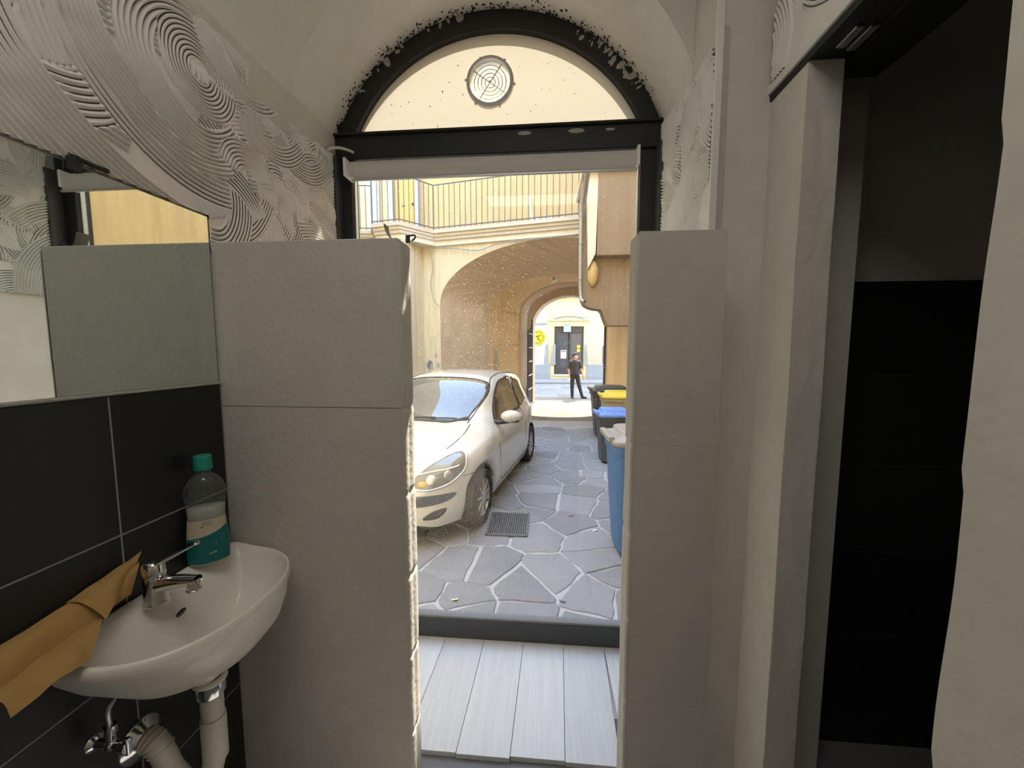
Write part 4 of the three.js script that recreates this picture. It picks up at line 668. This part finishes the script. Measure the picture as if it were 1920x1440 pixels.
  const guard = (f) => { let last = [V3(0, 0.6, U1), V3(0, 0, 1)]; return (q) => { const h = f(q); if (h) last = h; return h || last; }; };
  const front = guard(([v, w]) => hit([v, w, 4], [0, 0, -1])), side = (s) => guard(([u, w]) => hit([s * 3, w, u], [-s, 0, 0]));
  const onSurf = ([u, tp]) => { const p = V3(...surf(u, tp)), a = V3(...surf(u + 0.01, tp)), b = V3(...surf(u, Math.min(13.99, tp + 0.02))), n = a.sub(p).cross(b.sub(p)).normalize(); if (n.y < 0) n.negate(); return [p, n]; };
  // glass
  const ws = []; for (let i = 0; i <= 20; i++) { const tp = lerp(5.35, 8.65, i / 20), e = Math.abs(i / 10 - 1); ws.push([0.96 - 0.10 * e * e * e, tp]); } for (let i = 0; i <= 10; i++) ws.push([lerp(0.80, 0.36, i / 10), lerp(8.55, 8.22, i / 10)]); for (let i = 0; i <= 16; i++) { const e = Math.abs(i / 8 - 1); ws.push([0.285 + 0.02 * e * e, lerp(8.15, 5.85, i / 16)]); } for (let i = 0; i <= 10; i++) ws.push([lerp(0.36, 0.80, i / 10), lerp(5.78, 5.45, i / 10)]);
  obj('windscreen', patch(ws, onSurf, 0.004, 14), tint, t);
  obj('windscreen_seal', along([...ws, ws[0]], onSurf, 0.008, 0.003), rubber, t);
  obj('cowl', tube([-9, -8, -7.6, -7, -6.4, -6, -5].map((k) => { const q = onSurf([0.985 - 0.10 * Math.abs((k + 7) / 1.65) ** 3 * 0.9, clamp(-k, 5.4, 8.6)]); return [q[0].x, q[0].y + 0.004, q[0].z]; }), 0.018, 40, 6), dark, t);
  for (const [a, b] of [[[0.955, 6.7], [0.90, 5.75]], [[0.955, 7.5], [0.93, 6.55]]]) obj('wiper', tube([0, 0.33, 0.66, 1].map((k) => { const q = onSurf([lerp(a[0], b[0], k), lerp(a[1], b[1], k)]); return [q[0].x + q[1].x * 0.02, q[0].y + q[1].y * 0.02, q[0].z + q[1].z * 0.02]; }), 0.009, 20, 6), rubber, t);
  for (const s of [1, -1]) {
    const P = side(s), m = (pts) => pts;
    const w1 = [[0.60, 1.005], [0.50, 1.12], [0.36, 1.25], [0.20, 1.355], [0.02, 1.415], [-0.20, 1.43], [-0.50, 1.435], [-0.52, 1.2], [-0.54, 1.0], [-0.3, 0.985], [0, 0.975], [0.3, 0.972], [0.52, 0.975]];
    obj('side_window', patch(w1.flatMap((q, i) => { const r = w1[(i + 1) % w1.length]; return [q, [lerp(q[0], r[0], 0.5), lerp(q[1], r[1], 0.5)]]; }), P, 0.004, 8), tint, t);
    const w2 = [[-0.56, 1.43], [-0.8, 1.425], [-1.05, 1.40], [-1.25, 1.33], [-1.38, 1.22], [-1.36, 1.13], [-1.15, 1.06], [-0.85, 1.02], [-0.58, 1.0], [-0.57, 1.2]];
    obj('side_window', patch(w2.flatMap((q, i) => { const r = w2[(i + 1) % w2.length]; return [q, [lerp(q[0], r[0], 0.5), lerp(q[1], r[1], 0.5)]]; }), P, 0.004, 8), tint, t);
    obj('window_seal', along([...w1, w1[0]], P, 0.009), rubber, t);
    obj('door_seam', along([[0.66, 0.97], [0.70, 0.8], [0.70, 0.55], [0.66, 0.33], [0.5, 0.27], [-0.4, 0.27], [-0.62, 0.32], [-0.66, 0.55], [-0.64, 0.8], [-0.56, 0.98]], P, 0.004, 0.0), rubber, t);
    obj('roof_seam', tube([[0.92, 5.28], [0.7, 5.42], [0.45, 5.68], [0.30, 5.85], [0.1, 6.0], [-0.4, 6.05], [-1.0, 6.0], [-1.4, 5.9]].map(([u, tp]) => { const q = onSurf([u, tp]); return [s * q[0].x, q[0].y, q[0].z]; }), 0.006, 50, 6), rubber, t);
    const dh = P([-0.42, 0.86]); const hd = obj('door_handle', new THREE.SphereGeometry(0.055, 16, 10).scale(0.35, 0.55, 1).translate(dh[0].x, dh[0].y, dh[0].z), paint, t); obj('handle_recess', new THREE.SphereGeometry(0.05, 14, 8).scale(0.2, 0.6, 0.7).translate(dh[0].x + s * 0.012, dh[0].y, dh[0].z + 0.0), mat(0.2, 0.19, 0.18, {}), hd);
    // hood and bumper seams
    obj('hood_seam', tube([[0.92, 5.15], [1.15, 5.0], [1.35, 4.95], [1.5, 5.0]].map(([u, tp]) => { const q = onSurf([u, tp]); return [s * q[0].x, q[0].y, q[0].z]; }), 0.0045, 30, 6), rubber, t);
    obj('bumper_seam', along([[1.56, 0.625], [1.45, 0.62], [1.35, 0.61]], P, 0.004, 0), rubber, t);
    // headlamp
    const hl = smooth([[s * 0.32, 0.60], [s * 0.40, 0.70], [s * 0.52, 0.785], [s * 0.63, 0.83], [s * 0.705, 0.815], [s * 0.735, 0.74], [s * 0.715, 0.66], [s * 0.64, 0.59], [s * 0.52, 0.555], [s * 0.40, 0.555]], 44);
    const lamp = obj('headlamp', patch(hl, front, 0.006, 8), mat(0.16, 0.155, 0.14, { roughness: 0.08, clearcoat: 1, clearcoatRoughness: 0.02 }), t);
    obj('lamp_bezel', along([...hl, hl[0]], front, 0.009, 0.004), M.chrome, lamp);
    obj('lamp_brow', along([[s * 0.38, 0.675], [s * 0.5, 0.70], [s * 0.62, 0.715], [s * 0.69, 0.73]], front, 0.008, 0.008), M.bead, lamp);
    for (const [v, w, r] of [[0.50, 0.635, 0.05], [0.63, 0.665, 0.045]]) { const q = front([s * v, w]); obj('reflector', new THREE.SphereGeometry(r, 18, 12).scale(1, 1, 0.35).lookAt(q[1]).translate(q[0].x, q[0].y, q[0].z), M.steel, lamp); }
    const iq = front([s * 0.43, 0.60]); obj('indicator', new THREE.SphereGeometry(0.035, 14, 10).scale(1.3, 0.8, 0.4).lookAt(iq[1]).translate(iq[0].x, iq[0].y, iq[0].z), mat(0.55, 0.34, 0.10, { roughness: 0.3 }), lamp);
    // bumper inserts
    obj('bumper_strip', patch(smooth([[s * 0.06, 0.485], [s * 0.35, 0.50], [s * 0.58, 0.505], [s * 0.685, 0.49], [s * 0.64, 0.435], [s * 0.5, 0.41], [s * 0.3, 0.395], [s * 0.06, 0.39]], 40), front, 0.004, 5), mat(0.05, 0.055, 0.075, { roughness: 0.25, clearcoat: 0.6 }), t);
    obj('lower_intake', patch(smooth([[s * 0.44, 0.285], [s * 0.52, 0.35], [s * 0.62, 0.365], [s * 0.60, 0.31], [s * 0.54, 0.275]], 30), front, 0.003, 4), dark, t);
    // mirror
    const mr = obj('door_mirror', new THREE.SphereGeometry(0.105, 28, 18).scale(1.15, 0.72, 0.72).rotateY(s * 0.25).translate(s * 0.935, 1.04, 0.56), paint, t);
    obj('mirror_base', [tube([[s * 0.74, 0.975, 0.60], [s * 0.82, 0.975, 0.60], [s * 0.90, 0.985, 0.57], [s * 1.03, 1.0, 0.55]], 0.028, 20, 8), rbx(s * 0.86 - 0.05, s * 0.86 + 0.16 * s + (s > 0 ? 0 : 0.05), 0.97, 1.0, 0.50, 0.60, 0.012)], dark, mr);
    // wheels
    for (const a of [AX, -AX]) {
      const wv = s * 0.735, wh = obj('tyre', lathe([[0.195, -0.075], [0.215, -0.088], [0.262, -0.09], [0.284, -0.078], [0.29, -0.04], [0.29, 0.04], [0.284, 0.078], [0.262, 0.09], [0.215, 0.088], [0.195, 0.075]], 48).rotateZ(Math.PI / 2).translate(wv, 0.29, a), rubber, t);
      const X = s * 0.068;
      obj('rim', [lathe([[0.205, 0.08], [0.205, 0.072], [0.188, 0.07], [0.18, 0.0], [0.18, -0.08]], 48).rotateZ(-s * Math.PI / 2).translate(wv, 0.29, a), ...Array.from({ length: 9 }, (_, i) => rbx(X - 0.008, X + 0.008, 0.04, 0.19, -0.012, 0.012, 0.005).rotateX(i * Math.PI * 2 / 9).translate(wv, 0.29, a)), new THREE.CylinderGeometry(0.055, 0.06, 0.03, 24).rotateZ(Math.PI / 2).translate(wv + X, 0.29, a)], mat(0.42, 0.42, 0.41, { metalness: 0.6, roughness: 0.4 }), wh);
      obj('wheel_well', new THREE.CylinderGeometry(AR + 0.004, AR + 0.004, 0.42, 40, 1, true, 0, Math.PI).rotateX(0).rotateZ(Math.PI / 2).rotateX(Math.PI / 2 * 0).translate(s * 0.60, WR, a), rubber, t);
    }
  }
  // grille shield and lower mouth
  const gr = smooth([[-0.24, 0.735], [0, 0.75], [0.24, 0.735], [0.21, 0.66], [0.10, 0.565], [0, 0.545], [-0.10, 0.565], [-0.21, 0.66]], 44);
  const gl = obj('grille', patch(gr, front, 0.006, 6), dark, t); obj('grille_frame', along([...gr, gr[0]], front, 0.016, 0.006), M.chrome, gl);
  for (let i = -4; i <= 4; i++) obj('grille_bar', along([[i * 0.042, 0.735], [i * 0.036, 0.66], [i * 0.022, 0.57]], front, 0.006, 0.008), M.steel, gl);
  obj('lower_mouth', patch(smooth([[-0.34, 0.34], [0, 0.35], [0.34, 0.34], [0.27, 0.25], [0, 0.235], [-0.27, 0.25]], 36), front, 0.003, 5), dark, t);
  obj('number_plate', rbx(-0.26, 0.26, 0.40, 0.50, U1 + 0.005, U1 + 0.02, 0.004), M.white, t);
  obj('underbody', [rbx(-0.70, 0.70, 0.20, 0.42, -1.6, 1.55, 0.05), rbx(-0.62, 0.62, 0.4, 0.7, -0.8, 0.8, 0.05)], dark, t);
}
// ------------------------------------------------------------------ the man at the street arch
{
  const t = thing('person', 'man in black polo shirt and trousers walking past the arch, looking right', 'person', [1.19, G, -15.0], 0);
  const sm = (a, b, k) => { const h = clamp(0.5 + 0.5 * (b - a) / k); return lerp(b, a, h) - k * h * (1 - h); };
  const bone = (a, b, ra, rb, fx = 1) => (x, y, z) => { const dx = b[0] - a[0], dy = b[1] - a[1], dz = b[2] - a[2], q = clamp(((x - a[0]) * dx + (y - a[1]) * dy + (z - a[2]) * dz) / (dx * dx + dy * dy + dz * dz)); return Math.hypot((x - a[0] - q * dx) / fx, y - a[1] - q * dy, z - a[2] - q * dz) - lerp(ra, rb, q); };
  function march(bones, lo, hi, k, res = 64) {
    const size = Math.max(hi[0] - lo[0], hi[1] - lo[1], hi[2] - lo[2]) / 2 * 1.06, c = [0, 1, 2].map((i) => (lo[i] + hi[i]) / 2), mc = new MarchingCubes(res, new THREE.MeshBasicMaterial(), false, false, 300000);
    mc.isolation = 0; const n = res, h = n / 2;
    for (let z = 0; z < n; z++) for (let y = 0; y < n; y++) for (let x = 0; x < n; x++) { const px = c[0] + (x - h) / h * size, py = c[1] + (y - h) / h * size, pz = c[2] + (z - h) / h * size; let d = 1e3; for (const b of bones) d = d > 900 ? b(px, py, pz) : sm(d, b(px, py, pz), k); mc.field[x + y * n + z * n * n] = -d; }
    mc.update(); const g = new THREE.BufferGeometry(), p = mc.positionArray.slice(0, mc.count * 3); for (let i = 0; i < p.length; i += 3) for (let j = 0; j < 3; j++) p[i + j] = c[j] + p[i + j] * size;
    g.setAttribute('position', new THREE.BufferAttribute(p, 3)); const m = mergeVertices(g, 1e-4); m.computeVertexNormals(); return m;
  }
  // pose: feet apart, right leg (at our left) under the body, left leg stepping to our right; head turned to our right
  const skin = mat(0.48, 0.29, 0.20, { roughness: 0.6 }), shirt = mat(0.035, 0.037, 0.045, { roughness: 0.85 }), trousers = mat(0.022, 0.023, 0.028, { roughness: 0.85 }), shoe = mat(0.012, 0.012, 0.013, { roughness: 0.5 }), hairM = mat(0.018, 0.014, 0.011, { roughness: 0.8 });
  const hipL = [-0.085, 0.90, 0], hipR = [0.085, 0.90, 0], knL = [-0.10, 0.49, 0.03], knR = [0.17, 0.50, 0.03], anL = [-0.09, 0.09, 0], anR = [0.30, 0.09, -0.02];
  const shL = [-0.185, 1.40, 0], shR = [0.175, 1.40, 0.0], elL = [-0.235, 1.12, 0.0], elR = [0.24, 1.12, 0.03], wrL = [-0.20, 0.88, 0.06], wrR = [0.31, 0.89, 0.07];
  const hand = (w, dx) => [bone(w, [w[0] + dx * 0.2, w[1] - 0.075, w[2] + 0.015], 0.028, 0.030), ...[0, 1, 2, 3].map((i) => bone([w[0] + dx * 0.2 - 0.024 + i * 0.016, w[1] - 0.08, w[2] + 0.015], [w[0] + dx * 0.2 - 0.026 + i * 0.017, w[1] - 0.145 - (i === 1 || i === 2 ? 0.012 : 0), w[2] + 0.03], 0.0095, 0.008)), bone([w[0] + dx * 0.2 + 0.024, w[1] - 0.04, w[2] + 0.02], [w[0] + dx * 0.2 + 0.042, w[1] - 0.09, w[2] + 0.045], 0.010, 0.009)];
  const body = join([
    march([bone(shL, elL, 0.05, 0.040), bone(elL, wrL, 0.040, 0.026), bone(shR, elR, 0.05, 0.040), bone(elR, wrR, 0.040, 0.026), bone([0, 1.42, 0], [0.005, 1.53, 0.015], 0.058, 0.052), bone([-0.14, 1.38, 0], [0.14, 1.38, 0], 0.07, 0.07), bone([0, 1.36, 0], [0, 0.95, 0], 0.11, 0.10, 1.25), bone(hipL, knL, 0.08, 0.055), bone(knL, anL, 0.055, 0.038), bone(hipR, knR, 0.08, 0.055), bone(knR, anR, 0.055, 0.038)], [-0.45, 0.02, -0.3], [0.45, 1.62, 0.3], 0.03, 96),
    march([bone([0.0, 1.645, 0], [0.012, 1.635, 0.012], 0.092, 0.088), bone([0.02, 1.585, 0.018], [0.045, 1.545, 0.03], 0.062, 0.045), bone([0.085, 1.625, 0.04], [0.108, 1.60, 0.052], 0.012, 0.014), bone([0.085, 1.565, 0.042], [0.078, 1.56, 0.05], 0.018, 0.016), bone([0.088, 1.648, 0.03], [0.080, 1.648, 0.055], 0.014, 0.014), bone([-0.005, 1.625, 0.088], [-0.012, 1.605, 0.092], 0.018, 0.014)], [-0.14, 1.48, -0.14], [0.14, 1.77, 0.14], 0.014, 60),
    march(hand(wrL, -0.05), [wrL[0] - 0.08, wrL[1] - 0.18, wrL[2] - 0.06], [wrL[0] + 0.08, wrL[1] + 0.04, wrL[2] + 0.1], 0.006, 44), march(hand(wrR, 0.05), [wrR[0] - 0.08, wrR[1] - 0.18, wrR[2] - 0.06], [wrR[0] + 0.08, wrR[1] + 0.04, wrR[2] + 0.1], 0.006, 44)]);
  obj('body', body, skin, t);
  obj('shirt', march([bone([-0.13, 1.385, 0], [0.13, 1.385, 0], 0.085, 0.085), bone([0, 1.36, 0], [0, 0.93, 0], 0.125, 0.118, 1.32), bone(shL, [-0.225, 1.20, 0], 0.072, 0.066), bone(shR, [0.225, 1.20, 0.01], 0.072, 0.066), bone([0, 1.44, 0], [0, 1.47, 0.005], 0.066, 0.062)], [-0.4, 0.8, -0.35], [0.4, 1.55, 0.35], 0.03, 72), shirt, t);
  obj('trousers', march([bone([-0.05, 0.93, 0], [0.05, 0.93, 0], 0.125, 0.125), bone(hipL, knL, 0.098, 0.072), bone(knL, [-0.09, 0.07, 0], 0.072, 0.058), bone(hipR, knR, 0.098, 0.072), bone(knR, [0.298, 0.07, -0.015], 0.072, 0.058)], [-0.35, -0.02, -0.3], [0.45, 1.08, 0.3], 0.02, 84), trousers, t);
  obj('shoe', march([bone([-0.09, 0.045, -0.04], [-0.075, 0.035, 0.13], 0.046, 0.036)], [-0.2, -0.02, -0.15], [0.05, 0.12, 0.22], 0.01, 36), shoe, t);
  obj('shoe', march([bone([0.29, 0.045, -0.02], [0.44, 0.035, 0.05], 0.046, 0.036)], [0.18, -0.02, -0.12], [0.52, 0.12, 0.15], 0.01, 36), shoe, t);
  obj('hair', march([bone([-0.012, 1.672, -0.005], [0.018, 1.69, 0.0], 0.098, 0.088), bone([-0.05, 1.62, -0.02], [-0.05, 1.60, -0.02], 0.062, 0.05), bone([0.05, 1.70, 0.0], [0.075, 1.70, 0.01], 0.05, 0.035)], [-0.18, 1.5, -0.17], [0.17, 1.83, 0.17], 0.02, 52), hairM, t);
  obj('belt', new THREE.TorusGeometry(0.150, 0.016, 8, 32).rotateX(Math.PI / 2).scale(1.05, 1.2, 0.86).translate(0, 0.955, 0), shoe, t);
  tag(obj('paper_cup', lathe([[0, 0], [0.045, 0], [0.05, 0.1], [0.047, 0.1], [0.042, 0.004]], 24).translate(0.965, G + 0.70, -14.90), M.white), 'white cup held in the walking man\'s lowered hand', 'cup');
}
renderer.render(scene, camera);
